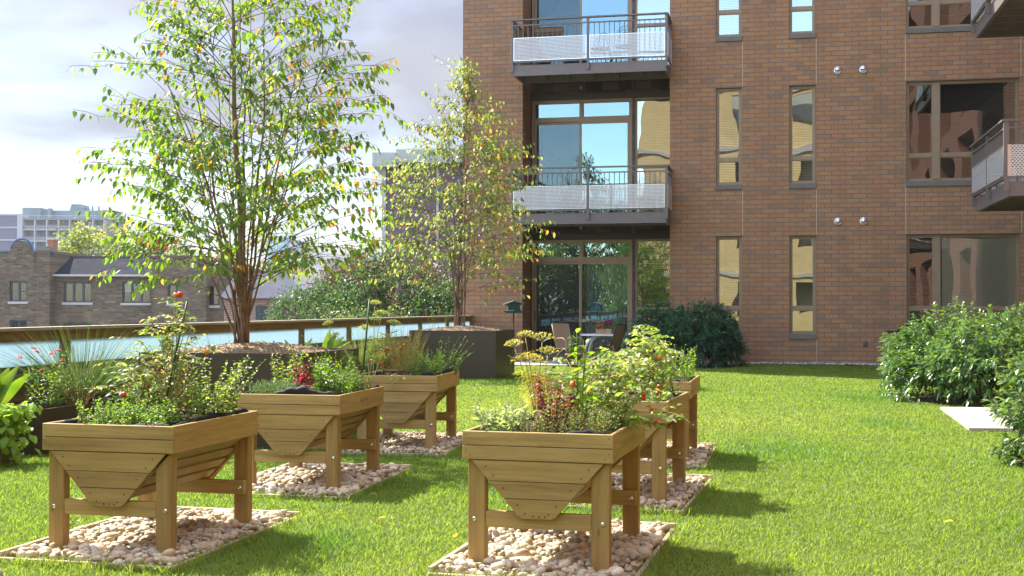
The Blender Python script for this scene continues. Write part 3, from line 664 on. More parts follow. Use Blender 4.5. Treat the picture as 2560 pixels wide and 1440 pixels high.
    # soil
    g = 14; vs = [(-.355 + .71 * i / g, -.475 + .95 * k / g, PH - 0.035 + random.uniform(-.012, .016)) for k in range(g + 1) for i in range(g + 1)]
    npmesh('soil', vs, [(k * (g + 1) + i, k * (g + 1) + i + 1, (k + 1) * (g + 1) + i + 1, (k + 1) * (g + 1) + i) for k in range(g) for i in range(g)], M_soil, t, smooth=False)
    return t
def liner_mesh(parent, peaks, seed):
    """crumpled black fabric lining the rim; peaks = [(position along rim 0..4, half width, height)] starting at the front left corner"""
    r = np.random.default_rng(seed); hw, hl = PW / 2 - 0.026, PL / 2 - 0.024
    cs = [(-hw, -hl), (hw, -hl), (hw, hl), (-hw, hl)]; n = 260; k = 7; vs = []
    ph = r.uniform(0, 6.28, 8)
    for i in range(n):
        s = 4.0 * i / n; q = int(s); f = s - q
        x = cs[q][0] * (1 - f) + cs[(q + 1) % 4][0] * f; y = cs[q][1] * (1 - f) + cs[(q + 1) % 4][1] * f
        nx, ny = [(0, 1), (-1, 0), (0, -1), (1, 0)][q]
        h = 0.0; wv = 0.5 + 0.5 * math.sin(s * 13 + ph[0]) * math.sin(s * 29 + ph[1])
        for c, w, hh in peaks:
            dd = abs(s - c); dd = min(dd, 4 - dd)
            if dd < w: h = max(h, hh * (1 - (dd / w) ** 2) ** 0.6 * (0.72 + 0.4 * wv))
        wd = 0.012 + h * 0.9 + 0.01 * wv
        prof = [(0.0, -0.03), (0.0, -0.012 + h * .35), (wd * .10, h * .8 - 0.008), (wd * .35, h - 0.006 + .004 * wv), (wd * .7, h * .85 - 0.01), (wd, h * .35 - 0.02), (wd * 1.15, -0.04)]
        for a, z in prof:
            jz = r.normal(0, 0.0008 + h * .015); vs.append((x + nx * a, y + ny * a, PH + z + jz))
    fs = [(i * k + j, i * k + j + 1, ((i + 1) % n) * k + j + 1, ((i + 1) % n) * k + j) for i in range(n) for j in range(k - 1)]
    return npmesh('fabric_liner', vs, fs, M_liner, parent, smooth=True)
LINERS = [[(0.82, .16, .012), (0.93, .07, .022), (1.12, .10, .012), (1.45, .22, .034), (1.85, .12, .034), (3.8, .1, .01)],
          [(0.58, .25, .062), (0.86, .12, .036), (1.95, .10, .02), (3.9, .12, .02)],
          [(0.90, .10, .045), (1.25, .2, .02), (1.75, .28, .05), (1.98, .1, .05)],
          [(0.82, .12, .022), (0.93, .06, .018), (1.1, .1, .012)],
          [(0.8, .15, .015), (1.6, .2, .015)], [(0.85, .1, .02), (1.5, .2, .02)]]
pl0 = build_planter(); PLN = []
for i in range(6):
    t = pl0 if i == 0 else copy_tree(pl0)
    t.location = pl_world(i, 0, 0); t.rotation_euler = (0, 0, PLT[i][2]); t['label'] = PLAB[i]; PLN.append(t)
for i, t in enumerate(PLN): liner_mesh(t, LINERS[i], 50 + i)
tx = bpy.data.curves.new('stamped_lettering', 'FONT'); tx.body = 'vegtrug'; tx.size = 0.062; tx.align_x = 'CENTER'; tx.extrude = 0.0002
M_stamp = simple('faint_stamp', (0.24, 0.165, 0.07), 0.7)
tx.materials.append(M_stamp); to = bpy.data.objects.new('lettering_curve', tx); C.objects.link(to); bpy.context.view_layer.update()
me = bpy.data.meshes.new_from_object(to.evaluated_get(bpy.context.evaluated_depsgraph_get())); bpy.data.objects.remove(to)
o = link(bpy.data.objects.new('stamped_lettering', me), PLN[1]); o.location = (PW / 2 - 0.0025, 0.03, PH - 0.085); o.rotation_euler = (math.pi / 2, 0, math.pi / 2)

# ---------------------------------------------------------------- pebble beds
def ico(sub):
    bm = bmesh.new(); bmesh.ops.create_icosphere(bm, subdivisions=sub, radius=1); bm.verts.index_update()
    v = np.array([w.co[:] for w in bm.verts]); f = np.array([[w.index for w in q.verts] for q in bm.faces]); bm.free(); return v, f
ICO = {k: ico(k) for k in (1, 2, 3)}
def rocks(name, pts, sizes, cols, sub, m, parent=None, seed=0, flat=(0.42, 0.7)):
    r = np.random.default_rng(seed); v0, f0 = ICO[sub]; n = len(pts); k = len(v0)
    a, b_, c = r.uniform(0, 6.28, n), r.normal(0, .35, n), r.normal(0, .35, n)
    sc = np.stack([sizes, sizes * r.uniform(.62, .95, n), sizes * r.uniform(flat[0], flat[1], n)], 1)
    V = np.repeat(v0[None], n, 0)
    V = V * (1 + 0.10 * np.sin(V[:, :, [1, 2, 0]] * r.uniform(1.5, 3.2, (n, 1, 1)) + r.uniform(0, 6.28, (n, 1, 3))))
    V = V * sc[:, None, :]
    def rot(V, ang, i, j):
        ca, sa = np.cos(ang)[:, None], np.sin(ang)[:, None]; x, y = V[..., i] * ca - V[..., j] * sa, V[..., i] * sa + V[..., j] * ca
        V = V.copy(); V[..., i] = x; V[..., j] = y; return V
    V = rot(rot(rot(V, b_, 1, 2), c, 0, 2), a, 0, 1) + pts[:, None, :]
    F = (f0[None] + (np.arange(n) * k)[:, None, None]).reshape(-1, 3)
    return npmesh(name, V.reshape(-1, 3), F, m, parent, np.repeat(cols, k, 0))
PCOL = np.array([(0.62, 0.55, 0.43), (0.68, 0.61, 0.50), (0.58, 0.50, 0.37), (0.74, 0.69, 0.60), (0.52, 0.42, 0.29), (0.38, 0.36, 0.33), (0.60, 0.51, 0.42), (0.24, 0.22, 0.21)])
PPRB = np.array([.22, .2, .15, .14, .09, .08, .09, .03])
BX0, BX1, BY0, BY1 = -0.475, 0.50, -0.725, 0.80
BEDN = ['under the staked tomato planter', 'under the planter with the bulging liner', 'under the farthest planter beside the bronze box', 'under the planter of sage and amaranth', 'under the middle planter of the lawn side row', 'under the last planter of the lawn side row']
for i in range(6):
    c = pl_world(i, 0, 0); t = thing('pebble_bed', 'timber edged rectangle ' + BEDN[i], 'bed edging', (c.x, c.y, 0), PLT[i][2], 'edged pebble beds')
    for nm in range(2):
        x = (BX0, BX1)[nm]; b = MB(); b.box(x - 0.012, x + 0.012, BY0 + .0125, BY1 - .0125, -0.05, 0.047 if nm == 0 else 0.022, b=0.002); b.build('edging_board', M_edge_y, t)
        y = (BY0, BY1)[nm]; b = MB(); b.box(BX0 - .012, BX1 + .012, y - 0.012, y + 0.012, -0.05, 0.047 if nm == 1 else 0.022, b=0.002); b.build('edging_board', M_edge_x, t)
    near = i in (0, 3); r = np.random.default_rng(90 + i)
    pts = []; n = 0; cell = {}
    for layer, (num, z0) in enumerate(((1500, 0.012), (900, 0.030), (230, 0.044))):
        xs = r.uniform(BX0 + .03, BX1 - .03, num); ys = r.uniform(BY0 + .03, BY1 - .03, num)
        pts.append(np.stack([xs, ys, np.full(num, z0) + r.normal(0, .004, num)], 1))
    pts = np.concatenate(pts); n = len(pts); sz = np.clip(r.lognormal(math.log(0.0208), 0.38, n), 0.009, 0.044)
    bad = np.zeros(n, bool)
    for sx in (-1, 1):
        for sy in (-1, 1):
            bad |= (np.abs(pts[:, 0] - sx * (PW / 2 - .067)) < .055) & (np.abs(pts[:, 1] - sy * (PL / 2 - .056)) < .042)
    pts, sz = pts[~bad], sz[~bad]; n = len(pts)
    cols = PCOL[r.choice(len(PCOL), n, p=PPRB)] * r.uniform(.80, 1.08, (n, 1)) * np.array([(1.0, .945, .84)])
    o = rocks('pebbles', pts, sz, cols, 2 if i in (0, 1, 3) else 1, M_pebble, None, 200 + i)
    o.location = (c.x, c.y, 0); o.rotation_euler = (0, 0, PLT[i][2]); tag(o, 'rounded beige pebbles ' + BEDN[i], 'pebbles', 'pebble fillings', 'stuff')
# pale gravel along the foot of the wall
n = 700; r = np.random.default_rng(5); u = r.uniform(3.95, 11.4, n); y = -np.abs(r.normal(0.05, 0.12, n)) - .03
pts = np.array([W(a, b_, 0.02)[:] for a, b_ in zip(u, y)]); pts[:, 2] += r.uniform(0, .02, n)
tag(rocks('gravel', pts, r.uniform(.02, .045, n), np.array([(0.5, .5, .52)]) * r.uniform(.6, 1.2, (n, 1)), 1, M_pebble, None, 6), 'white gravel strip along the foot of the brick wall', 'gravel', None, 'stuff')

# ---------------------------------------------------------------- leaves, stems, plants
def nrmz(a): return a / np.maximum(np.linalg.norm(a, axis=-1, keepdims=True), 1e-9)
class Leaves:
    """collects leaves; every leaf is a small folded blade"""
    def __init__(s): s.P = []; s.D = []; s.L = []; s.Wd = []; s.c = []; s.dr = []
    def add(s, P, D, L, Wd, c, dr=0.2):
        P = np.atleast_2d(np.asarray(P, float)); n = len(P)
        s.P.append(P); s.D.append(np.broadcast_to(np.asarray(D, float), (n, 3))); s.L.append(np.broadcast_to(np.asarray(L, float), n)); s.Wd.append(np.broadcast_to(np.asarray(Wd, float), n))
        s.c.append(np.broadcast_to(np.asarray(c, float), (n, 3))); s.dr.append(np.broadcast_to(np.asarray(dr, float), n))
    def build(s, name, m, parent, rng, fold=0.28, roll=0.5, small=False, up=(0, 0, 1)):
        P = np.concatenate(s.P); D = nrmz(np.concatenate(s.D)); L = np.concatenate(s.L); Wd = np.concatenate(s.Wd); c = np.concatenate(s.c); dr = np.concatenate(s.dr); n = len(P)
        S = np.cross(D, np.array(up, float) + rng.normal(0, .15, (n, 3))); S = nrmz(S); Nn = np.cross(S, D)
        a = rng.normal(0, roll, n)[:, None]; S2 = S * np.cos(a) + Nn * np.sin(a); N2 = Nn * np.cos(a) - S * np.sin(a)
        def at(t, w, f): return P + D * (L * t)[:, None] + S2 * (w * Wd)[:, None] + N2 * (f * Wd)[:, None] - np.array([0, 0, 1.0]) * (dr * L * t * t)[:, None]
        if small:
            V = np.stack([at(0, 0, 0), at(.5, -.5, fold * .5), at(1, 0, 0), at(.5, .5, fold * .5)], 1); T = np.array([(0, 2, 1), (0, 3, 2)])
        else:
            V = np.stack([at(0, 0, 0), at(.32, -.5, fold * .5), at(.32, 0, 0), at(.32, .5, fold * .5), at(.68, -.40, fold * .4), at(.68, 0, 0), at(.68, .40, fold * .4), at(1, 0, 0)], 1)
            T = np.array([(0, 2, 1), (0, 3, 2), (1, 2, 5), (1, 5, 4), (2, 3, 6), (2, 6, 5), (4, 5, 7), (5, 6, 7)])
        k = V.shape[1]; F = (T[None] + (np.arange(n) * k)[:, None, None]).reshape(-1, 3)
        return npmesh(name, V.reshape(-1, 3), F, m, parent, np.repeat(c, k, 0))
def cvar(rng, cols, n, p=None, j=0.18):
    cols = np.asarray(cols, float); return cols[rng.choice(len(cols), n, p=p)] * rng.uniform(1 - j, 1 + j, (n, 1))
def bez(a, b_, c, n):
    t = np.linspace(0, 1, n)[:, None]; a, b_, c = (np.asarray(x, float) for x in (a, b_, c)); return a * (1 - t) ** 2 + 2 * b_ * t * (1 - t) + c * t * t

G_BRIGHT = [(0.13, 0.22, 0.025), (0.10, 0.19, 0.02), (0.17, 0.25, 0.035)]
G_MID = [(0.06, 0.13, 0.02), (0.085, 0.16, 0.025), (0.05, 0.11, 0.02)]
G_PALE = [(0.20, 0.25, 0.09), (0.16, 0.22, 0.07), (0.24, 0.27, 0.12), (0.27, 0.25, 0.10)]
G_DARK = [(0.03, 0.085, 0.025), (0.04, 0.10, 0.03)]
G_GREY = [(0.19, 0.24, 0.15), (0.24, 0.28, 0.20), (0.16, 0.21, 0.12)]
C_RED = [(0.12, 0.016, 0.026), (0.085, 0.016, 0.024), (0.15, 0.03, 0.03), (0.13, 0.06, 0.03)]
C_DRY = [(0.33, 0.21, 0.08), (0.26, 0.15, 0.07), (0.38, 0.30, 0.12)]
C_YEL = [(0.34, 0.29, 0.075), (0.30, 0.27, 0.08), (0.26, 0.26, 0.07)]

def herb(name, label, cat, base, stems, r0, spread, h, leafL, leafW, cols, per=14, p=None, group=None, seed=1, droop=0.25, ang=0.9, small=False, stem=None, rs=0.0018, lean=(0, 0), rect=None, rz=0.0, leafm=None, up0=0.15):
    """bushy upright plant: many thin stems with paired leaves; base in world space"""
    rng = np.random.default_rng(seed); t = thing(name, label, cat, base, rz, group); lv = Leaves(); sb = MB()
    for i in range(stems):
        if rect: bx, by = rng.uniform(-rect[0], rect[0]), rng.uniform(-rect[1], rect[1])
        else:
            a, q = rng.uniform(0, 6.28), r0 * math.sqrt(rng.uniform()); bx, by = q * math.cos(a), q * math.sin(a)
        a = math.atan2(by, bx) + rng.normal(0, .5) if not rect else rng.uniform(0, 6.28)
        hh = h * rng.uniform(.55, 1.0); so = spread * rng.uniform(.3, 1)
        tip = np.array([bx + so * math.cos(a) + lean[0], by + so * math.sin(a) + lean[1], hh]); mid = np.array([bx + so * .25 * math.cos(a), by + so * .25 * math.sin(a), hh * .6])
        pts = bez((bx, by, 0), mid, tip, 7); sb.tube(pts, [rs, rs, rs * .9, rs * .8, rs * .7, rs * .6, rs * .4], 4)
        tt = np.linspace(up0, 1, per); P = np.stack([np.interp(tt * 6, np.arange(7), pts[:, k]) for k in range(3)], 1)
        az = np.arange(per) * 2.4 + rng.uniform(0, 6.28)
        D = np.stack([np.cos(az) * ang, np.sin(az) * ang, np.full(per, .45) + (tt > .9) * .8], 1) + rng.normal(0, .2, (per, 3))
        sz = (1.0 - .45 * tt) * rng.uniform(.7, 1.15, per)
        lv.add(P, D, leafL * sz, leafW * sz, cvar(rng, cols, per, p), droop)
    sb.build('stems', stem or M_stem, t, True); lv.build('foliage', leafm or M_leaf, t, rng, small=small)
    return t
def vine(name, label, cat, base, tips, cols, seed=1, leafL=0.05, leafW=0.024, p=None, every=0.045, group=None, stem=None, rs=0.004, leaflets=5, droop=.35):
    """tomato-like: arching stems (tips relative to base) with pinnate leaves"""
    rng = np.random.default_rng(seed); t = thing(name, label, cat, base, 0, group); lv = Leaves(); sb = MB()
    for tip in tips:
        tip = np.array(tip, float); mid = np.array([tip[0] * .35, tip[1] * .35, tip[2] * .85 + .04]) + rng.normal(0, .02, 3)
        st = rng.normal(0, .02, 3); st[2] = 0; pts = bez(st, mid, tip, 10); sb.tube(pts, [rs * (1 - .07 * k) for k in range(10)], 5)
        Ls = np.linalg.norm(np.diff(pts, axis=0), axis=1).sum(); n = max(4, int(Ls / every))
        tt = np.linspace(.15, 1, n); P = np.stack([np.interp(tt * 9, np.arange(10), pts[:, k]) for k in range(3)], 1)
        for q in P:
            az = rng.uniform(0, 6.28); R = np.array([math.cos(az), math.sin(az), rng.uniform(-.1, .6)]); R /= np.linalg.norm(R); rl = rng.uniform(.06, .13)
            en = q + R * rl - np.array([0, 0, .02]); sb.tube([q, (q + en) / 2 + np.array([0, 0, .008]), en], .0011, 3)
            S = np.cross(R, (0, 0, 1)); S /= np.linalg.norm(S) + 1e-9
            for k in range(leaflets):
                f = .35 + .65 * (k // 2) / max(1, (leaflets - 1) // 2); pp = q + (en - q) * f
                d = R * .5 + S * (1 if k % 2 else -1) if k < leaflets - 1 else R
                z = rng.uniform(.7, 1.2); lv.add(pp, d + rng.normal(0, .25, 3), leafL * z, leafW * z * rng.uniform(.8, 1.2), cvar(rng, cols, 1, p), droop)
    sb.build('stems', stem or M_stem_pale, t, True); lv.build('foliage', M_leaf, t, rng)
    return t, rng
def fruit(parent, name, pts, r, col, seed=0):
    v0, f0 = ICO[2]
    for p in pts: npmesh(name, v0 * np.array([r, r, r * 1.12]), f0, M_fruit, parent, np.tile(np.array([col]), (len(v0), 1))).location = tuple(p)
RED, ORA, GRN = (0.62, 0.045, 0.015), (0.75, 0.25, 0.02), (0.28, 0.36, 0.12)
def umbel(sb, lv, base, tip, R, rng, cols, rays=26, bits=9, bl=.009):
    base, tip = np.array(base, float), np.array(tip, float)
    sb.tube(bez(base, base * .45 + tip * .55 + np.array([0, 0, .05]), tip, 8), [.0035, .0034, .0032, .003, .0027, .0025, .0022, .002], 5)
    ax = (tip - base); ax /= np.linalg.norm(ax); ax = ax * .6 + np.array([0, 0, .5]); ax /= np.linalg.norm(ax)
    s1 = np.cross(ax, (1, .2, 0)); s1 /= np.linalg.norm(s1); s2 = np.cross(ax, s1)
    for i in range(rays):
        q = math.sqrt((i + .5) / rays); a = i * 2.4; e = tip + (s1 * math.cos(a) + s2 * math.sin(a)) * R * q + ax * R * (.72 - .42 * q * q)
        sb.tube([tip, (tip + e) / 2 + ax * R * .06, e], .0009, 3)
        d = rng.normal(0, 1, (bits, 3)); d = d * .8 + ax * 1.0; lv.add(np.repeat(e[None], bits, 0) + rng.normal(0, .003, (bits, 3)), d, bl * rng.uniform(.7, 1.4, bits), bl * .6, cvar(rng, cols, bits), 0)
def dill(label, base, heads, cols, seed, group=None, feather=True, featcol=None):
    rng = np.random.default_rng(seed); t = thing('dill_plant', label, 'herb', base, 0, group); sb = MB(); lv = Leaves(); ft = Leaves()
    for (tip, R) in heads:
        umbel(sb, lv, (rng.normal(0, .015), rng.normal(0, .015), 0), tip, R, rng, cols, 22)
        if feather:
            for k in range(5):
                f = rng.uniform(.35, .85); q = np.array(tip) * f; n = 46
                d = rng.normal(0, 1, (n, 3)) * np.array([1, 1, .6]); d /= np.linalg.norm(d, axis=1, keepdims=True)
                ft.add(q + d * rng.uniform(0, .045, (n, 1)), d + np.array([0, 0, .1]), rng.uniform(.014, .035, n), .0022, cvar(rng, featcol or cols, n), .2)
    sb.build('stems', M_stem_pale, t, True); lv.build('flower_heads', M_leaf, t, rng, small=True)
    if feather: ft.build('foliage', M_leaf, t, rng, small=True)
    return t
Z0 = PH - 0.035
PV = lambda i, lx, ly, z=Z0: pl_world(i, lx, ly, z)
HG = 'herbs growing in the raised planters'
# planter by the flower boxes
herb('oregano_plant', 'low bright green oregano mound along the front rim of the staked tomato planter', 'herb', PV(0, .0, -.26), 120, 0, .05, .155, .026, .018, G_BRIGHT + [(0.09, .17, .05)], 15, None, HG, 1, rect=(.24, .17), rz=PLT[0][2], small=False)
t, rg = vine('tomato_plant', 'tall pale tomato tied to a green stake, red fruit at its top', 'vegetable plant', PV(0, .10, -.02), [(.03, .0, .70), (-.12, .05, .52), (.12, -.05, .50), (-.2, -.05, .38), (.16, .1, .42), (-.02, -.12, .60), (.06, .1, .62), (-.16, .12, .30), (.0, .05, .66), (-.08, -.02, .58), (.09, .02, .55), (-.24, .05, .47)], G_PALE + G_MID + [(0.26, .24, .08)], 21, .032, .015, None, .050, None)
fruit(t, 'tomato', [(.045, .0, .715)], .017, RED); fruit(t, 'tomato', [(.018, .01, .712)], .015, ORA); fruit(t, 'tomato', [(-.215, -.15, .17)], .016, RED); fruit(t, 'tomato', [(-.03, -.05, .46), (-.015, -.06, .44), (.22, .05, .42), (.2, -.02, .25), (-.2, .05, .3)], .016, GRN); fruit(t, 'tomato', [(.215, -.08, .40)], .014, ORA)
def stake(label, base, top, r=.0055, m=M_stake):
    b = MB(); b.tube([base, tuple(np.array(base) * .5 + np.array(top) * .5), top], [r, r, r * .9], 8); o = b.build('garden_stake', m, None, True); return tag(o, label, 'stake', 'plant stakes')
q = PV(0, .06, -.06); stake('green metal stake leaning through the tall tomato with red fruit on top', q, (q.x + .13, q.y + .05, 1.33), .006)
stake('second green stake crossing low behind the leaning one in the tall tomato', PV(0, .04, -.02), tuple(PV(0, .13, .02, 1.06)), .006)
herb('catmint_plant', 'pale green upright catmint spilling over the right rim of the staked tomato planter', 'herb', PV(0, .24, .18), 52, .13, .15, .36, .036, .025, G_PALE + G_BRIGHT, 16, None, HG, 3, lean=(.06, .0))
herb('amaranth_plant', 'thin red stemmed amaranth behind the tall tomato', 'plant', PV(0, -.02, .16), 26, .12, .06, .40, .034, .014, C_RED + C_DRY, 12, None, None, 4, stem=M_stem_red)
vine('tomato_plant', 'low pale tomato foliage spreading left at the back of the staked tomato planter', 'vegetable plant', PV(0, -.10, .12), [(-.22, .0, .34), (-.15, .15, .40), (-.05, -.05, .36), (.12, .1, .38), (-.25, .2, .26), (.2, .15, .34), (.05, .2, .42), (-.28, -.08, .2)], G_PALE + C_DRY[:1] + G_MID, 211, .036, .018, None, .032)
herb('oregano_plant', 'green oregano sprigs filling the middle of the staked tomato planter', 'herb', PV(0, .06, .02), 60, 0, .06, .24, .028, .018, G_BRIGHT + G_MID, 14, None, HG, 212, rect=(.26, .14), rz=PLT[0][2])
herb('pepper_plant', 'broad leaved pale pepper plant at the back of the staked tomato planter', 'vegetable plant', PV(0, -.18, .30), 9, .05, .10, .34, .06, .03, G_BRIGHT, 10, None, None, 5)
# planter with the bulging liner
herb('thyme_plant', 'blue green thyme cushion beside the bulging black liner', 'herb', PV(1, -.21, -.25), 230, 0, .04, .125, .013, .006, [(0.10, .19, .08), (.13, .22, .10), (.08, .16, .05)], 18, None, HG, 6, rect=(.155, .18), rz=PLT[1][2], small=True)
herb('basil_plant', 'pale flowering basil standing behind the thyme cushion', 'herb', PV(1, -.25, .12), 26, .10, .07, .34, .042, .024, G_BRIGHT + G_PALE, 16, None, HG, 7)
t = herb('coleus_plant', 'dark red coleus with bright pink leaf between thyme and pepper', 'plant', PV(1, -.08, -.02), 14, .05, .05, .27, .042, .028, C_RED + [(.10, .02, .03)], 14, None, None, 8, stem=M_stem_red)
rg = np.random.default_rng(8); lv = Leaves(); lv.add(np.array([.0, -.03, .12]) + rg.normal(0, .025, (22, 3)), rg.normal(0, 1, (22, 3)) + np.array([0, -.5, .2]), .028, .018, (.52, .06, .10), .2); lv.build('pink_leaves', M_petal, t, rg)
herb('pepper_plant', 'pepper with broad bright leaves right of the dark red coleus', 'vegetable plant', PV(1, .14, -.14), 14, .07, .10, .29, .075, .036, G_BRIGHT + G_MID, 9, None, None, 9)
herb('coleus_plant', 'low dark red coleus at the foot of the broad leaved pepper', 'plant', PV(1, .03, -.22), 9, .05, .03, .12, .032, .02, C_RED, 10, None, None, 10, stem=M_stem_red)
herb('mint_plant', 'leafy green mint behind the broad leaved pepper', 'herb', PV(1, .08, .22), 44, .15, .08, .31, .036, .021, G_BRIGHT + G_MID, 16, None, HG, 11)
herb('parsley_plant', 'low parsley at the right rim of the planter with bulging liner', 'herb', PV(1, .26, -.02), 130, 0, .06, .19, .024, .017, G_MID + G_BRIGHT, 13, None, HG, 12, rect=(.09, .22), rz=PLT[1][2], droop=.1)
dill('tall green dill beside the straight green stake', PV(1, .30, .40), [((.03, .05, .66), .05), ((.08, .10, .58), .055), ((.17, .15, .50), .06), ((-.05, .1, .47), .05), ((-.36, .3, .50), .045), ((-.31, .3, .40), .05)], [(.22, .28, .07), (.28, .31, .09)], 13, None, True, [(.12, .2, .04)])
q = PV(1, .26, .40, 0); stake('straight green stake rising beside the tall dill', (q.x - .03, q.y, Z0 - .02), (q.x + .035, q.y, 1.36), .0075)
# farthest planter
t = herb('fennel_plant', 'wispy yellow fennel cloud in the farthest planter', 'herb', PV(2, -.10, .05), 85, .20, .14, .47, .030, .0026, C_YEL + C_DRY, 60, None, HG, 14, small=True, droop=.3, stem=M_stem_pale)
herb('mint_plant', 'dark green mint at the right end of the farthest planter', 'herb', PV(2, .20, -.12), 95, 0, .07, .25, .031, .020, G_MID + G_BRIGHT[:1], 14, None, HG, 15, rect=(.14, .25), rz=PLT[2][2])
herb('oregano_plant', 'taller lighter sprigs over the back right corner of the farthest planter', 'herb', PV(2, .30, .30), 26, .10, .12, .36, .03, .022, G_MID + G_BRIGHT, 14, None, HG, 16, lean=(.06, 0))
t, rg = vine('tomato_plant', 'dry brownish tomato with small red fruit beside the wispy fennel', 'vegetable plant', PV(2, -.24, .0), [(-.1, .0, .36), (.06, -.05, .40), (-.02, .08, .30), (.12, .05, .30), (-.15, -.1, .22), (.1, -.12, .24)], G_MID + C_DRY + G_PALE, 31, .034, .02, None, .03)
fruit(t, 'tomato', [(-.02, -.14, .22), (.05, -.13, .26), (.12, -.12, .18), (.0, -.15, .12)], .014, RED); fruit(t, 'tomato', [(-.1, -.13, .15), (.16, -.1, .27)], .015, ORA)
q = PV(2, -.02, -.36); vine('tomato_plant', 'single dry tomato shoot hanging over the rim of the bulging liner planter', 'vegetable plant', q, [(-.06, -.24, .02), (-.02, -.22, -.04)], G_PALE + C_YEL, 32, .034, .02, None, .05)
# planter at the front of the lawn side row
t = herb('sage_plant', 'grey green sage at the front left corner beside red amaranth', 'herb', PV(3, -.22, -.33), 34, .10, .08, .17, .066, .026, G_GREY, 9, None, HG, 17, droop=.35)
herb('thyme_plant', 'low grey thyme and lavender filling the front of the amaranth planter', 'herb', PV(3, .10, -.33), 150, 0, .03, .15, .020, .006, G_GREY + G_MID + C_DRY, 16, None, HG, 18, rect=(.24, .13), rz=PLT[3][2], small=True)
herb('amaranth_plant', 'deep red amaranth with drooping leaves beside the grey sage', 'plant', PV(3, .03, -.20), 26, .085, .05, .33, .058, .026, C_RED + [(.17, .03, .03)], 15, None, None, 19, stem=M_stem_red, droop=.8)
herb('pepper_plant', 'tall pepper with large luminous yellow green leaves beside the red amaranth', 'vegetable plant', PV(3, .155, -.22), 4, .012, .05, .54, .105, .052, [(.17, .27, .02), (.14, .25, .02)], 9, None, None, 20, droop=.3, rs=.0035, up0=.35)
t, rg = vine('tomato_plant', 'sprawling tomato with red fruit hanging over the right rim', 'vegetable plant', PV(3, .24, .0), [(.34, .0, .10), (.30, .15, .20), (.20, -.1, .24), (.38, .25, .16), (.05, .1, .36), (.1, .3, .40), (.22, .3, .34), (-.05, .25, .36), (.28, -.12, .08), (.15, .0, .3), (.0, -.05, .26), (.32, .1, .02), (.4, .1, .06)], G_PALE + G_BRIGHT, 41, .038, .023, None, .03)
fruit(t, 'tomato', [(.29, .0, .235), (.28, .0, .20), (.20, -.1, .20), (.20, -.09, .182), (.24, -.1, .125), (.26, -.12, .065)], .0108, RED); fruit(t, 'tomato', [(-.17, -.16, .255)], .016, ORA); fruit(t, 'tomato', [(.09, .0, .24), (.06, .0, .235), (.36, .1, .18), (.37, .1, .16), (.24, -.1, .25)], .016, GRN)
herb('oregano_plant', 'green leafy herb between the amaranth and the sprawling tomato', 'herb', PV(3, .18, .05), 60, 0, .06, .24, .030, .016, G_MID + G_BRIGHT + G_PALE, 14, None, HG, 22, rect=(.16, .3), rz=PLT[3][2])
dill('golden dill with wide flat flower heads above the red amaranth', PV(3, -.11, .0), [((-.13, .10, .43), .055), ((-.07, .12, .485), .045), ((.02, .10, .46), .07), ((-.07, .06, .36), .055), ((.05, .1, .39), .06), ((-.02, .14, .35), .05)], C_YEL + [(.40, .36, .12)], 23, None, True, [(.36, .31, .06), (.30, .29, .06)])
vine('tomato_plant', 'pale tomato shoots filling the back of the amaranth planter', 'vegetable plant', PV(3, .10, .22), [(-.2, .1, .30), (-.1, .2, .36), (.1, .1, .40), (.2, .15, .36), (0, -.1, .34), (.25, -.05, .26), (-.28, -.1, .24), (.15, -.2, .33)], G_PALE + G_MID, 241, .038, .02, None, .032)
herb('basil_plant', 'drooping basil behind the golden dill', 'herb', PV(3, .04, .36), 9, .05, .07, .37, .055, .028, G_BRIGHT, 12, None, HG, 24, droop=.8)
# middle planter of that row
t, rg = vine('tomato_plant', 'white dusted tomato thicket in the middle planter of the lawn side row', 'vegetable plant', PV(4, .12, .0), [(.0, .0, .42), (.12, .1, .44), (.2, .0, .30), (-.15, .1, .34), (.1, -.2, .28), (-.1, -.15, .30), (.22, .25, .36), (.05, .25, .46), (-.2, -.1, .22), (.16, -.1, .38)], G_PALE + G_BRIGHT + [(.34, .33, .22)], 51, .040, .025, None, .028)
fruit(t, 'tomato', [(.12, -.05, .30), (.16, -.12, .14)], .017, ORA); fruit(t, 'tomato', [(.0, -.15, .26), (-.05, -.16, .2), (.2, -.1, .2)], .017, GRN)
herb('orach_plant', 'red brown orach at the left end of the middle planter of the lawn side row', 'plant', PV(4, -.14, -.20), 30, .14, .08, .28, .036, .020, C_RED + C_DRY + G_BRIGHT, 14, None, None, 25, stem=M_stem_red)
herb('parsley_plant', 'dry seeding parsley behind the orach in the middle planter', 'herb', PV(4, -.18, .22), 30, .14, .10, .34, .018, .010, C_DRY + G_PALE, 16, None, HG, 26, small=True)
herb('mint_plant', 'fresh green mint at the right rim of the middle planter of the lawn side row', 'herb', PV(4, .24, -.12), 44, 0, .05, .22, .032, .02, G_BRIGHT + G_MID, 14, None, HG, 27, rect=(.10, .3), rz=PLT[4][2])
# last planter of that row
herb('mint_plant', 'bright mint over the right corner of the last planter of the lawn side row', 'herb', PV(5, .22, -.1), 60, 0, .07, .32, .034, .022, G_BRIGHT, 16, None, HG, 28, rect=(.14, .32), rz=PLT[5][2])
t, rg = vine('tomato_plant', 'tall thin tomato rising above the last planter of the lawn side row', 'vegetable plant', PV(5, -.06, .05), [(.0, .0, .50), (.12, .05, .40), (-.12, .0, .34), (.06, -.1, .44), (-.2, .1, .28), (.15, .1, .32)], G_PALE + G_BRIGHT, 61, .04, .024, None, .03)
fruit(t, 'tomato', [(.09, -.12, .22)], .015, RED)
herb('parsley_plant', 'brown seeding parsley at the left end of the last planter', 'herb', PV(5, -.24, .0), 34, .12, .14, .34, .018, .010, C_DRY + C_RED, 16, None, HG, 29, small=True)

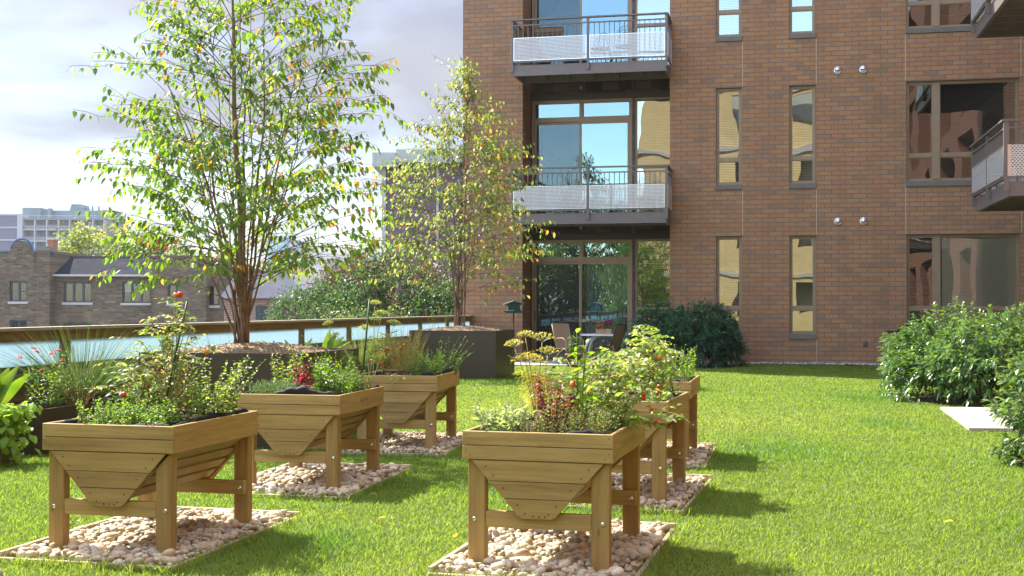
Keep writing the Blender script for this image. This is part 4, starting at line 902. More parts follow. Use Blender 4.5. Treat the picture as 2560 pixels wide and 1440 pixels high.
# ---------------------------------------------------------------- big square tree boxes and their trees
def tree_box(u1, y0, label, w=1.6, h=0.87, mseed=1):
    c = W(u1 - w / 2, y0 + w / 2); t = thing('tree_box', label, 'planter box', c, YAW, 'large bronze tree boxes')
    b = MB(); q = w / 2; th = 0.035
    for sx in (-1, 1): x0, x1 = sorted((sx * q, sx * (q - th))); b.box(x0, x1, -q, q, -0.02, h)
    for sy in (-1, 1): a0, a1 = sorted((sy * q, sy * (q - th))); b.box(-q + th, q - th, a0, a1, -0.02, h - 0.0005)
    b.build('box_wall', M_box, t)
    r = np.random.default_rng(mseed); g = 46; vs = []
    for k in range(g + 1):
        for i in range(g + 1):
            x = (q - th - .002) * (2 * i / g - 1); y = (q - th - .002) * (2 * k / g - 1); d = math.hypot(x, y)
            vs.append((x, y, h - 0.03 + 0.10 * max(0, 1 - (d / .85) ** 1.5) + r.normal(0, .006)))
    m = npmesh('mulch', vs, [(k * (g + 1) + i, k * (g + 1) + i + 1, (k + 1) * (g + 1) + i + 1, (k + 1) * (g + 1) + i) for k in range(g) for i in range(g)], M_mulch, t)
    n = 1500; P = np.stack([r.uniform(-q + .06, q - .06, n), r.uniform(-q + .06, q - .06, n), np.zeros(n)], 1); d = np.hypot(P[:, 0], P[:, 1]); P[:, 2] = h - 0.022 + 0.10 * np.maximum(0, 1 - (d / .85) ** 1.5)
    D = r.normal(0, 1, (n, 3)); D[:, 2] *= .25; lv = Leaves(); lv.add(P, D, r.uniform(.02, .05, n), .012, np.array([(0.36, .25, .16)]) * r.uniform(.4, 1.3, (n, 1)), 0); lv.build('bark_chips', M_pebble, m, r, small=True)
    return c
c1 = tree_box(1.894, -18.02, 'dark bronze square box under the taller leafy tree', mseed=3)
c2 = tree_box(1.255, -7.22, 'dark bronze square box by the brick wall under the sparser tree', mseed=4)

def clump_tree(name, label, base, stems, prof, ztop, nbr, seed, lcols, lp, leafL, group, warm=None, twn=5, tl=(0.16, 0.34), lsp=0.042, leader=True, dens=1.0, cat='tree', lean=0.0, br_r=0.005):
    """many stemmed young tree: stems fan out of one base, branches, twigs and hanging leaves"""
    rng = np.random.default_rng(seed); t = thing(name, label, cat, base, 0, group); tb = MB(); lv = Leaves(); S = []
    for i in range(stems):
        if i == 0 and leader: e = np.array([lean, 0.02, ztop]); r0 = .042
        else:
            a = i * 2.4 + rng.normal(0, .25); zt = ztop * rng.uniform(.42, .92); rr = prof(zt) * rng.uniform(.35, .75)
            e = np.array([rr * math.cos(a), rr * math.sin(a), zt]); r0 = rng.uniform(.009, .021)
        s0 = np.array([rng.normal(0, .035), rng.normal(0, .035), -.03]); n = 16; tt = np.linspace(0, 1, n)
        pw = rng.uniform(1.0, 1.5); P = np.stack([s0[0] + (e[0] - s0[0]) * tt ** pw, s0[1] + (e[1] - s0[1]) * tt ** pw, s0[2] + (e[2] - s0[2]) * tt], 1)
        P[:, :2] += np.cumsum(rng.normal(0, .012, (n, 2)), 0); P[:, 0] += .02 * np.sin(tt * 7 + i)
        tb.tube(P, [max(.0035, r0 * (1 - .9 * k / n)) for k in range(n)], 8 if i == 0 else 6); S.append(P)
    wm = np.array(warm if warm is not None else C_YEL)
    def leaves_on(q0, q1, L):
        k = max(3, int(L / lsp * dens)); f = (np.arange(k) + .6) / k; P = q0 + (q1 - q0) * f[:, None]
        d = (q1 - q0) / L; sd = np.cross(d, (0, 0, 1)); sd /= np.linalg.norm(sd) + 1e-9
        sg = np.where(np.arange(k) % 2, 1, -1)[:, None]
        D = d * .45 + sd * sg * rng.uniform(.4, .8, (k, 1)) + np.array([0, 0, -1]) * rng.uniform(.35, 1.1, (k, 1)) + rng.normal(0, .15, (k, 3))
        P = P + D * .012; z = rng.uniform(.65, 1.15, k); cc = cvar(rng, lcols, k, lp)
        pw = .035 + .22 * max(0.0, (q0[0] / 1.4)) * (rng.uniform() < .5) + .25 * (rng.uniform() < .12)
        w = rng.uniform(0, 1, k) < pw; cc[w] = cvar(rng, wm, w.sum()) if w.sum() else cc[w]
        lv.add(P, D, leafL * z, leafL * .54 * z, cc, .25)
    for i in range(nbr):
        P = S[0] if rng.uniform() < .35 else S[rng.integers(len(S))]; n = len(P); k = int(rng.uniform(.22, .97) * (n - 1)); q = P[k]
        az = math.atan2(q[1], q[0]) + rng.normal(0, 1.0) if math.hypot(q[0], q[1]) > .12 else rng.uniform(0, 6.28)
        dz = rng.uniform(.1, .75); zt = min(q[2] + dz, ztop + .1); R = prof(zt) * rng.uniform(.6, 1.08); e = np.array([R * math.cos(az), R * math.sin(az), zt])
        L = np.linalg.norm(e - q)
        if L > 1.7: e = q + (e - q) * 1.7 / L
        mid = (q + e) / 2 + np.array([0, 0, .10 * L]); B = bez(q, mid, e, 9); B[-2:, 2] -= np.array([.01, .04]); tb.tube(B, [br_r * (1 - .085 * j) for j in range(9)], 4, 1)
        Ls = np.linalg.norm(e - q)
        for w in range(twn):
            f = rng.uniform(.3, 1.0) if w else 1.0; a0 = np.array([np.interp(f * 8, np.arange(9), B[:, j]) for j in range(3)]); d = (B[min(8, int(f * 8) + 1)] - B[max(0, int(f * 8) - 1)]); d = d / (np.linalg.norm(d) + 1e-9)
            d = d + rng.normal(0, .55, 3) * np.array([1, 1, .5]); d /= np.linalg.norm(d); ln = rng.uniform(*tl); q1 = a0 + d * ln
            tb.tube([a0, (a0 + q1) / 2 + np.array([0, 0, .012]), q1], .0022, 3, 1); leaves_on(a0, q1, ln)
    tb.build('trunk', [M_bark, M_twig], t, True); lv.build('crown', M_leaf, t, rng, roll=.35)
    return t
def prof1(z): return float(np.interp(z, [0, .2, .55, 1.1, 1.7, 2.4, 2.9, 3.5, 4.3], [.2, .75, 1.25, 1.5, 1.3, 1.36, 1.28, .92, .4]))
LC1 = [(0.105, .195, .026), (0.078, .150, .022), (0.14, .225, .032), (0.19, .265, .04), (.062, .115, .03)]
WARM = [(.42, .30, .04), (.45, .20, .035), (.38, .33, .06), (.34, .12, .04), (.30, .32, .05)]
b1 = Vector((c1.x - .13, c1.y, .93)); b2 = Vector((c2.x - .1, c2.y, .93))
clump_tree('birch_tree', 'tall many stemmed tree with drooping green leaves in front of the cloudy sky', b1, 18, prof1, 4.35, 215, 71, LC1, [.3, .24, .2, .14, .12], .074, 'trees in bronze boxes', WARM, 6, (.16, .36), .038, lean=-.12)
def prof2(z): return float(np.interp(z, [0, .3, .8, 1.6, 2.6, 3.3, 4.0, 4.6], [.15, .65, 1.3, 1.6, 1.5, 1.15, .65, .25]))
LC2 = [(0.13, .18, .05), (.14, .19, .055), (.075, .12, .03), (.20, .21, .08), (.24, .26, .13)]
clump_tree('birch_tree', 'sparser yellowing tree overlapping the brick corner of the building', b2, 13, prof2, 4.75, 200, 73, LC2, [.3, .25, .2, .15, .10], .088, 'trees in bronze boxes', WARM + [(.42, .20, .06)], 6, (.2, .42), .062, lean=.25)
c3 = W(-.2, -25.5)
clump_tree('birch_tree', 'dense yellow tree beside the camera mirrored in the ground floor panes', Vector((c3.x, c3.y, .1)), 12, prof1, 4.6, 190, 75, LC1 + G_BRIGHT, None, .13, 'trees in bronze boxes', WARM, 6, (.2, .36), .04)

# ---------------------------------------------------------------- low flower boxes along the railing
def low_box(u0, u1, y0, y1, label, h=0.40):
    c = W((u0 + u1) / 2, (y0 + y1) / 2); t = thing('flower_box', label, 'planter box', c, YAW, 'low brown flower boxes'); a, q = (u1 - u0) / 2, (y1 - y0) / 2; th = .03
    b = MB()
    for sx in (-1, 1): x0, x1 = sorted((sx * a, sx * (a - th))); b.box(x0, x1, -q, q, -.02, h)
    for sy in (-1, 1): e0, e1 = sorted((sy * q, sy * (q - th))); b.box(-a + th, a - th, e0, e1, -.02, h - .0005)
    b.build('box_wall', M_box, t); b = MB(); b.box(-a + th, a - th, -q + th, q - th, h - .1, h - .04); b.build('soil', M_soil, t)
low_box(-.85, -.075, -20.9, -19.37, 'low brown flower box overflowing with lime green sweet potato vine')
low_box(-.85, -.12, -18.95, -16.9, 'low brown flower box holding the spiky rush and red flowers')
low_box(-.85, -.1, -12.4, -9.4, 'low flower box against the glass railing with canna leaves')
low_box(-.85, -.1, -16.2, -13.4, 'low flower box half hidden behind the taller tree box')
def bladed(name, label, base, n, L, spread, wd, cols, seed, cat, group=None, droop=.25, segs=5):
    rng = np.random.default_rng(seed); t = thing(name, label, cat, base, 0, group); V = []; Fq = []; cc = []
    for i in range(n):
        a = rng.uniform(0, 6.28); s = spread * rng.uniform(0, 1) ** .6; l = L * rng.uniform(.6, 1.05); d = np.array([math.cos(a) * s, math.sin(a) * s, 1.0]); d /= np.linalg.norm(d)
        p0 = np.array([math.cos(a), math.sin(a), 0]) * rng.uniform(0, .09); sd = np.cross(d, rng.normal(0, 1, 3)); sd /= np.linalg.norm(sd); k = len(V) ; tt = np.linspace(0, 1, segs)
        for x in tt:
            p = p0 + d * l * x + np.array([math.cos(a), math.sin(a), -.9]) * droop * s * l * x * x; w = wd * (1 - x ** 3 * .85) / 2; V += [p - sd * w, p + sd * w]
        Fq += [(k + 2 * j, k + 2 * j + 1, k + 2 * j + 3, k + 2 * j + 2) for j in range(segs - 1)]; c = cvar(rng, cols, 1)[0]; cc += [c] * (2 * segs)
    npmesh('foliage', V, np.array(Fq), M_leaf, t, np.array(cc)); return t
def big_leaves(name, label, base, specs, cols, seed, cat='plant', group=None):
    """canna-like: specs = (lean x, lean y, length, width)"""
    rng = np.random.default_rng(seed); t = thing(name, label, cat, base, 0, group); V = []; F = []; cc = []
    for lx, ly, L, wd in specs:
        d = np.array([lx, ly, 1.0]); d /= np.linalg.norm(d); p0 = rng.normal(0, .02, 3); p0[2] = rng.uniform(.02, .12); sd = np.cross(d, rng.normal(0, 1, 3) + np.array([0, -1.2, 0])); sd /= np.linalg.norm(sd); nn = np.cross(sd, d); k = len(V); sg = 11
        for j in range(sg):
            x = j / (sg - 1); w = wd * (math.sin(math.pi * min(1, x * .92 + .06) ** .8) ** .8) / 2 if x > .12 else .006; p = p0 + d * L * x + np.array([lx, ly, -.4]) * .35 * L * x * x
            V += [p - sd * w + nn * w * .35, p, p + sd * w + nn * w * .35]; cc += [cvar(rng, cols, 1, None, .1)[0]] * 3
        for j in range(sg - 1):
            for q in range(2): F.append((k + 3 * j + q, k + 3 * j + q + 1, k + 3 * j + 4 + q, k + 3 * j + 3 + q))
    npmesh('leaves', V, np.array(F), M_leaf_gloss, t, np.array(cc)); return t
def blossoms(parent, pts, r, cols, seed, petals=9, name='flower'):
    rng = np.random.default_rng(seed)
    for p in pts:
        lv = Leaves(); n = petals * 3; a = rng.uniform(0, 6.28, n); D = np.stack([np.cos(a), np.sin(a), rng.uniform(-.1, 1.0, n)], 1)
        lv.add(np.tile([0., 0, 0], (n, 1)), D, r * rng.uniform(.6, 1.1, n), r * .55, cvar(rng, cols, n), .2); lv.build(name, M_petal, parent, rng).location = tuple(p)
FB = lambda u, y, z=.37: W(u, y, z)
big_leaves('canna_plant', 'broad glossy canna leaves at the edge of the vine covered flower box', FB(-.36, -19.30), [(-.12, .0, .62, .13), (.35, .0, .50, .12), (.12, -.1, .52, .13), (.55, .1, .42, .11), (-.4, .1, .5, .12), (.2, .2, .40, .1)], G_BRIGHT, 81)
t = herb('zinnia_plant', 'pink flowered zinnias behind the canna leaves', 'plant', FB(-.30, -18.65), 26, .16, .10, .52, .05, .022, G_MID + G_BRIGHT, 12, None, None, 82)
blossoms(t, [(-.18, -.05, .47), (-.03, -.05, .52), (.08, .0, .5), (.13, .03, .53), (.2, -.05, .44), (.04, -.12, .36), (-.1, .05, .55)], .033, [(.55, .14, .14), (.6, .25, .22), (.42, .12, .10)], 83)
rg = np.random.default_rng(84); t = thing('sweet_potato_vine', 'lime green sweet potato vine hanging over the flower box edge', 'plant', FB(-.1, -19.60)); lv = Leaves(); sb = MB()
for i in range(34):
    tip = np.array([rg.uniform(-.05, .20), rg.uniform(-.20, .40), rg.uniform(-.42, .18)]); m_ = np.array([.07 + rg.uniform(0, .1), tip[1] * .5, .12]); P = bez((rg.uniform(-.2, 0), rg.uniform(-.15, .2), .0), m_, tip, 9); sb.tube(P, .002, 4)
    k = 11; f = np.linspace(.2, 1, k); Q = np.stack([np.interp(f * 8, np.arange(9), P[:, j]) for j in range(3)], 1); D = rg.normal(0, .6, (k, 3)) + np.array([.6, -.5, -.55]); z = rg.uniform(.6, 1.2, k)
    lv.add(Q + rg.normal(0, .015, (k, 3)), D, .075 * z, .068 * z, cvar(rg, [(.20, .32, .025), (.16, .27, .02), (.24, .34, .04)], k), .2)
sb.build('stems', M_stem_pale, t); lv.build('foliage', M_leaf, t, rg)
t = herb('verbena_plant', 'red and purple flowered trailing verbena above the lime vine', 'plant', FB(-.25, -19.75), 26, .12, .10, .16, .03, .018, G_MID + C_DRY, 10, None, None, 85)
blossoms(t, [(.13, .02, .13), (.17, .0, .125), (.19, .02, .12)], .028, [(.62, .03, .05), (.6, .1, .1)], 86); blossoms(t, [(-.02, -.05, .13)], .026, [(.18, .06, .42)], 87)
bladed('rush_plant', 'spiky blue green rush fountain in front of the glass railing', FB(-.34, -17.95, .36), 700, .92, 1.15, .0042, [(.032, .07, .03), (.045, .09, .03), (.025, .055, .028), (.09, .11, .04)], 88, 'ornamental grass', None, .22)
herb('spirea_plant', 'yellow tipped shrublet at the foot of the rush fountain', 'plant', FB(-.28, -18.45), 26, .12, .05, .44, .04, .016, [(.28, .32, .03), (.22, .28, .03)] + G_MID, 12, None, None, 89)
herb('dried_plant', 'dry brown seeding plant at the flower box rim', 'plant', FB(-.10, -18.35), 40, .10, .16, .26, .012, .008, C_DRY + G_PALE, 22, None, None, 90, small=True, stem=M_stem_red)
t = herb('geranium_plant', 'red flowered geranium right of the rush fountain', 'plant', FB(-.06, -17.6), 18, .14, .12, .36, .06, .034, G_BRIGHT, 9, None, None, 91)
blossoms(t, [(.02, -.12, .16), (.06, -.1, .15), (.1, -.05, .16), (.03, .05, .28), (.13, .1, .3), (.2, .15, .17)], .032, [(.62, .04, .10), (.6, .1, .15)], 92)
herb('weed_plant', 'green leafy filler below the pink zinnias', 'plant', FB(-.32, -18.2), 46, .18, .12, .30, .045, .022, G_MID, 12, None, None, 93)
big_leaves('canna_plant', 'upright canna leaves behind the mulch of the taller tree', FB(-.42, -11.3), [(-.5, .0, .5, .12), (.1, .1, .62, .13), (.5, .0, .5, .12), (.25, -.1, .55, .13), (-.2, .1, .45, .1), (.7, 0, .45, .12)], G_BRIGHT, 94)
big_leaves('canna_plant', 'second group of canna leaves left of the dried stalks', FB(-.45, -12.2), [(-.3, .0, .5, .12), (.25, .1, .5, .11), (-.6, .0, .42, .1)], G_BRIGHT, 95)
herb('dried_plant', 'tall dried stalks against the frosted glass', 'plant', FB(-.35, -11.8), 9, .2, .1, .75, .03, .016, C_DRY + C_YEL, 8, None, None, 96, stem=M_twig)
bladed('rush_plant', 'fine grass tuft before the frosted glass near the brick corner', FB(-.40, -9.7, .36), 160, .72, .6, .004, [(.14, .17, .06), (.1, .14, .05)], 97, 'ornamental grass')
bladed('rush_plant', 'dark grass tuft showing left of the tall tree trunk', FB(-.45, -14.8, .36), 160, .72, .55, .004, [(.05, .09, .03), (.1, .13, .05)], 98, 'ornamental grass')
herb('sedum_plant', 'sprig of yellow flowers beside the stems of the sparser tree', 'plant', Vector((c2.x - .45, c2.y - .3, .86)), 8, .2, .1, .45, .05, .012, G_BRIGHT + C_YEL, 12, None, None, 99)

# ---------------------------------------------------------------- shrubs
def shrub(label, center, rad, ntip, seed, cols, leafL, leafW, p=None, per=9, group='leafy shrubs around the lawn', low=.05, tipcol=None):
    rng = np.random.default_rng(seed); t = thing('shrub', label, 'shrub', (center[0], center[1], 0), 0, group); lv = Leaves(); sb = MB(); rx, ry, H = rad
    bumps_ = rng.uniform(0, 6.28, 6)
    for i in range(ntip):
        a = rng.uniform(0, 6.28); ce = rng.uniform(-.15, 1) ; se = math.sqrt(max(0, 1 - ce * ce)) if ce > 0 else 1.0
        k = 1 + .10 * math.sin(3 * a + bumps_[0]) + .09 * math.sin(5 * a + bumps_[1] + 4 * ce) + rng.normal(0, .05); inner = rng.uniform() < .28
        if inner: k *= rng.uniform(.55, .9)
        tip = np.array([rx * se * math.cos(a) * k, ry * se * math.sin(a) * k, max(low, (.34 + .66 * max(ce, -.5)) * H * (k if ce > 0 else 1) if ce > 0 else H * (.34 + ce * 2.0) )])
        out_ = np.array([tip[0] / rx, tip[1] / ry, (tip[2] - H * .3) / H * 1.1]); out_ /= np.linalg.norm(out_) + 1e-9; out_ = out_ + np.array([0, 0, .35]); out_ /= np.linalg.norm(out_)
        sb.tube([tip - out_ * .28, tip - out_ * .12, tip], [.004, .003, .002], 3)
        m = per; f = np.linspace(0, 1, m); s1 = np.cross(out_, (0.1, .2, 1)); s1 /= np.linalg.norm(s1); s2 = np.cross(out_, s1); az = np.arange(m) * 2.4 + rng.uniform(0, 6.28)
        side = s1 * np.cos(az)[:, None] + s2 * np.sin(az)[:, None]; D = side * (1.0 - .6 * f[:, None]) + out_ * (.25 + .8 * f[:, None]) + rng.normal(0, .12, (m, 3)); z = rng.uniform(.7, 1.15, m) * (1 - .35 * f)
        c = cvar(rng, cols, m, p, .15)
        if tipcol is not None and not inner: c[-2:] = cvar(rng, tipcol, 2)
        lv.add(tip - out_ * .13 * (1 - f[:, None]), D, leafL * z, leafW * z, c, .35)
    for i in range(26):
        a = rng.uniform(0, 6.28); q = rng.uniform(0, .6); sb.tube([(rng.normal(0, .12), rng.normal(0, .1), 0), (rx * q * .6 * math.cos(a), ry * q * .6 * math.sin(a), H * .45), (rx * q * math.cos(a), ry * q * math.sin(a), H * .82)], [.012, .008, .004], 5)
    sb.build('stems', M_twig, t, True); lv.build('foliage', M_leaf_gloss, t, rng, roll=.3); return t
GS = [(.075, .150, .050), (.095, .180, .060), (.12, .205, .065), (.055, .12, .045)]
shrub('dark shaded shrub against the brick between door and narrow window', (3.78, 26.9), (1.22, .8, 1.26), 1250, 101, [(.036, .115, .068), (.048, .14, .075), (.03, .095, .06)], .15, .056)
shrub('wide sunlit shrub below the big ground floor window', (6.55, 17.3), (1.30, 1.35, 1.16), 1500, 102, GS, .14, .048, tipcol=[(.11, .18, .03), (.09, .16, .04)])
shrub('sunlit shrub continuing the hedge at the right picture edge', (8.05, 18.0), (1.2, 1.1, 1.20), 850, 103, GS, .14, .048, tipcol=[(.09, .16, .04)])
shrub('nearest shrub with yellowish shoot tips standing beside the concrete path', (4.93, 10.15), (.80, .95, .97), 950, 104, GS + [(.09, .16, .035)], .115, .040, tipcol=[(.20, .25, .03), (.13, .2, .03)])

SHRUB_FEET = [(3.78, 26.9, 1.22, .8), (6.55, 17.3, 1.30, 1.35), (8.05, 18.0, 1.2, 1.1), (4.93, 10.15, .80, .95)]
for (sx, sy, ra, rb) in SHRUB_FEET: ground_sheet('planting_bed', [(sx + .93 * ra * math.cos(6.2832 * i / 28) * (1 + .05 * math.sin(i * 2.3)), sy + .93 * rb * math.sin(6.2832 * i / 28)) for i in range(28)], .006 + .001 * (sx > 7), M_soil)
# ---------------------------------------------------------------- grass
def lawn_grass():
    r = np.random.default_rng(9); ys = []
    def dens(y): return 7800 * np.minimum(1, (6.0 / y) ** 1.25)
    grid = np.linspace(3.6, 28.6, 251); X = []; Y = []
    for a, b_ in zip(grid[:-1], grid[1:]):
        ym = (a + b_) / 2; x0, x1 = -.44 * ym - .5, .44 * ym + .5; n = int((x1 - x0) * (b_ - a) * dens(ym)); X.append(r.uniform(x0, x1, n)); Y.append(r.uniform(a, b_, n))
    X = np.concatenate(X); Y = np.concatenate(Y)
    dx, dy = X - BX, Y - BY; u = dx * EV.x + dy * EV.y; d = dx * NV.x + dy * NV.y
    keep = (u > -.86) & (u < 11.45) & (d < -.16) & ~((u > .2) & (u < 3.98) & (d > -2.16))
    for (u0, u1, y0, y1) in [(.294, 1.894, -18.02, -16.42), (-.345, 1.255, -7.22, -5.62), (-.85, -.075, -20.9, -19.37), (-.85, -.12, -18.95, -16.9), (-.85, -.1, -12.4, -9.4), (-.85, -.1, -16.2, -13.4)]:
        keep &= ~((u > u0 - .01) & (u < u1 + .01) & (d > y0 - .01) & (d < y1 + .01))
    edge = np.zeros(len(X), bool)
    for i in range(6):
        c = pl_world(i, 0, 0); t = PLT[i][2]; a = (X - c.x) * math.cos(t) + (Y - c.y) * math.sin(t); b_ = -(X - c.x) * math.sin(t) + (Y - c.y) * math.cos(t)
        keep &= ~((a > BX0 - .012) & (a < BX1 + .012) & (b_ > BY0 - .012) & (b_ < BY1 + .012)); edge |= (a > BX0 - .07) & (a < BX1 + .07) & (b_ > BY0 - .09) & (b_ < BY1 + .05)
    inside = np.zeros(len(X), bool); n = len(PATH)
    for i in range(n):
        (xa, ya), (xb, yb) = PATH[i], PATH[(i + 1) % n]; cnd = ((ya > Y) != (yb > Y)) & (X < (xb - xa) * (Y - ya) / (yb - ya + 1e-12) + xa); inside ^= cnd
    keep &= ~inside
    for (sx, sy, ra, rb) in SHRUB_FEET: keep &= ((X - sx) / ra) ** 2 + ((Y - sy) / rb) ** 2 > .80 * r.uniform(.75, 1.2, len(X))
    X, Y, edge = X[keep], Y[keep], edge[keep]; n = len(X)
    # slow patches of longer, darker or drier grass
    def fld(s, ph): return (np.sin(X * s + ph) + np.sin(Y * s * 1.3 + ph * 2.1) + np.sin((X + Y) * s * .7 + ph * .7) + np.sin((X - 1.7 * Y) * s * .55 + ph * 3)) / 4
    f0, f1, f2, f3 = fld(.62, 1.3), fld(1.7, .6), fld(4.3, 2.2), fld(11, 4.1)
    tuft = np.zeros(n)
    for (tx_, ty_, tr_) in [(4.1, 13.8, .45), (2.45, 11.3, .5), (2.1, 11.0, .3), (3.2, 7.0, .4), (4.0, 7.6, .5), (-1.0, 6.8, .3), (.3, 8.5, .5), (5.0, 17.6, .6), (-.35, 21.6, .5), (.1, 22.0, .5), (-.9, 21.5, .5)]:
        tuft = np.maximum(tuft, np.exp(-((X - tx_) ** 2 + ((Y - ty_) * .6) ** 2) / tr_ ** 2))
    L = .031 * (1 + .15 * f1 + .12 * f2) * r.uniform(.55, 1.3, n) * (1 + 1.0 * tuft) * np.where(edge, 2.2, 1)
    wd = (.0019 + .00036 * Y) * r.uniform(.7, 1.3, n)
    a = r.uniform(0, 6.28, n); ln = r.uniform(.1, .75, n); D = np.stack([np.cos(a) * ln, np.sin(a) * ln, np.ones(n)], 1); D = nrmz(D)
    a2 = a + 1.57 + r.normal(0, .6, n); S = np.stack([np.cos(a2), np.sin(a2), np.zeros(n)], 1) * (wd / 2)[:, None]
    P = np.stack([X, Y, np.full(n, -.004)], 1); bend = np.stack([np.cos(a), np.sin(a), np.full(n, -.35)], 1) * (L * .35)[:, None]
    m_ = P + D * (L * .55)[:, None] + bend * .3; tip = P + D * L[:, None] + bend
    V = np.stack([P - S, P + S, m_ - S * .8, m_ + S * .8, tip], 1).reshape(-1, 3); k = np.arange(n)[:, None] * 5
    F = np.concatenate([k + np.array([[0, 1, 3]]), k + np.array([[0, 3, 2]]), k + np.array([[2, 3, 4]])], 1).reshape(-1, 3)
    base = np.array([(.108, .176, .020)]) * (1 + .08 * f2 + .07 * f3)[:, None] * r.uniform(.82, 1.2, (n, 1)); yel = np.array([(.195, .23, .055)]); dk = np.array([(.055, .135, .022)]); dry = np.array([(.27, .26, .13)])
    w = np.clip(.36 + .55 * f0 + .25 * f1 + .12 * f3, 0, 1)[:, None] * .75; col = base * (1 - w) + yel * w; col = col * (1 - tuft[:, None] * .7) + dk * tuft[:, None] * .7
    q = r.uniform(0, 1, n) < .018; col[q] = dry * r.uniform(.7, 1.2, (q.sum(), 1))
    tag(npmesh('grass', V, F, M_grass, None, np.repeat(col, 5, 0)), 'short sunlit lawn grass around the planters', 'grass', None, 'stuff')
lawn_grass()
rg = np.random.default_rng(19)
for (x, y) in [(-2.3, 6.9), (-2.55, 7.3), (-.9, 8.3), (-.75, 7.4), (-.3, 6.8), (.2, 7.6), (2.6, 7.3), (2.2, 12.2), (-2.25, 8.1), (-2.75, 7.9), (1.6, 9.4), (-.2, 9.1), (3.3, 9.2), (.35, 6.55)]:
    lv = Leaves(); d = rg.normal(0, 1, 3); d[2] = .25; lv.add([(0., 0, 0)], [d], .06, .032, cvar(rg, [(.42, .20, .05), (.36, .14, .05), (.45, .33, .08)], 1), .25)
    o = lv.build('fallen_leaf', M_leaf, None, rg); o.location = (x, y, .045); tag(o, 'small fallen autumn leaf lying on the lawn', 'leaf', 'fallen leaves on the lawn')

# ---------------------------------------------------------------- patio furniture, bird feeder, balcony things
def sling_chair(label, loc, rz, frame, group='patio sling chairs'):
    t = thing('sling_chair', label, 'chair', loc, rz, group)
    for s in (-1, 1):
        y = s * .27; b = MB()
        b.tube([(.30, y, 0), (.27, y, .30), (.22, y, .60), (.10, y, .66), (-.12, y, .645), (-.24, y, .60)], .012, 8); b.tube([(-.22, y, 0), (-.10, y, .25), (.16, y, .40), (.27, y, .33)], .012, 8)
        b.build('arm_leg', frame, t, True)
        b = MB(); b.tube([(.27, y * .93, .42), (-.15, y * .93, .38), (-.24, y * .93, .60), (-.36, y * .93, 1.0)], .012, 8); b.build('side_rail', frame, t, True)
    t.scale = (.9, .9, .88)
    b = MB(); b.tube([(-.36, -.25, 1.0), (-.37, 0, 1.015), (-.36, .25, 1.0)], .012, 8); b.build('top_rail', frame, t, True)
    P = bez((.27, 0, .425), (-.12, 0, .33), (-.15, 0, .385), 6); Q = [(-.15, .385), (-.24, .605), (-.30, .80), (-.355, .995)]
    b = MB(); vs = [(p[0], y, p[2] + .004) for p in P for y in (-.245, .245)]; b.add(vs, [(2 * i, 2 * i + 1, 2 * i + 3, 2 * i + 2) for i in range(5)]); b.build('seat', M_tan_sling, t, True)
    b = MB(); vs = [(x + .004, y, z) for x, z in Q for y in (-.245, .245)]; b.add(vs, [(2 * i, 2 * i + 1, 2 * i + 3, 2 * i + 2) for i in range(3)]); b.build('backrest', M_tan_sling, t, True)
    return t
sling_chair('tan sling chair facing the white table, seen from its front', W(1.62, -1.55, .03), YAW - .75, M_bronze)
sling_chair('dark framed sling chair with its back towards the laurel shrub', W(2.55, -2.0, .03), YAW + math.pi - .35, M_black)
t = thing('patio_table', 'white oval plastic table on the patio under a box of petunias', 'table', W(2.45, -1.15, .03), YAW); t.scale = (1, 1, .94)
b = MB(); n = 40; ol = [(.62 * math.copysign(abs(math.cos(6.2832 * i / n)) ** .75, math.cos(6.2832 * i / n)), .42 * math.copysign(abs(math.sin(6.2832 * i / n)) ** .75, math.sin(6.2832 * i / n))) for i in range(n)]
b.add([(x, y, .665) for x, y in ol] + [(x, y, .70) for x, y in ol], [tuple(range(n - 1, -1, -1)), tuple(range(n, 2 * n))] + [(i, (i + 1) % n, (i + 1) % n + n, i + n) for i in range(n)]); b.build('tabletop', M_white, t)
for sx in (-1, 1):
    for sy in (-1, 1): b = MB(); b.tube(bez((sx * .50, sy * .33, 0), (sx * .52, sy * .34, .60), (sx * .22, sy * .18, .664), 8), [.024, .024, .024, .026, .028, .03, .03, .03], 8); b.build('leg', M_white, t, True)
c = W(2.36, -1.25, .69); t = thing('petunia_box', 'small tan box of pink and magenta petunias on the white table', 'flower box', c, YAW)
b = MB(); b.box(-.17, .17, -.08, .08, 0, .12, b=.006); b.build('box_body', M_tan_pot, t); rg = np.random.default_rng(120); lv = Leaves(); k = 170; lv.add(rg.normal(0, 1, (k, 3)) * [.15, .08, .05] + [0, 0, .15], rg.normal(0, 1, (k, 3)) + [0, 0, .5], .05, .03, cvar(rg, G_MID, k)); lv.build('foliage', M_leaf, t, rg)
blossoms(t, [(rg.uniform(-.24, .0), rg.uniform(-.12, .06), rg.uniform(.15, .23)) for _ in range(9)], .045, [(.65, .10, .14), (.7, .2, .2)], 121); blossoms(t, [(rg.uniform(-.05, .22), rg.uniform(-.1, .08), rg.uniform(.2, .33)) for _ in range(11)], .045, [(.45, .02, .22), (.4, .02, .3)], 122)
t = herb('potted_plant', 'wilting green plant in a terracotta pot between the patio chairs', 'potted plant', W(1.85, -2.35, .25), 16, .07, .10, .55, .09, .04, G_DARK + G_MID, 10, None, None, 123, droop=.9)
b = MB(); b.lathe([(.12, -.24), (.17, .0), (.18, .0), (.18, .04), (.16, .04), (.15, .0)], 20); b.build('pot', M_terracotta, t, True)
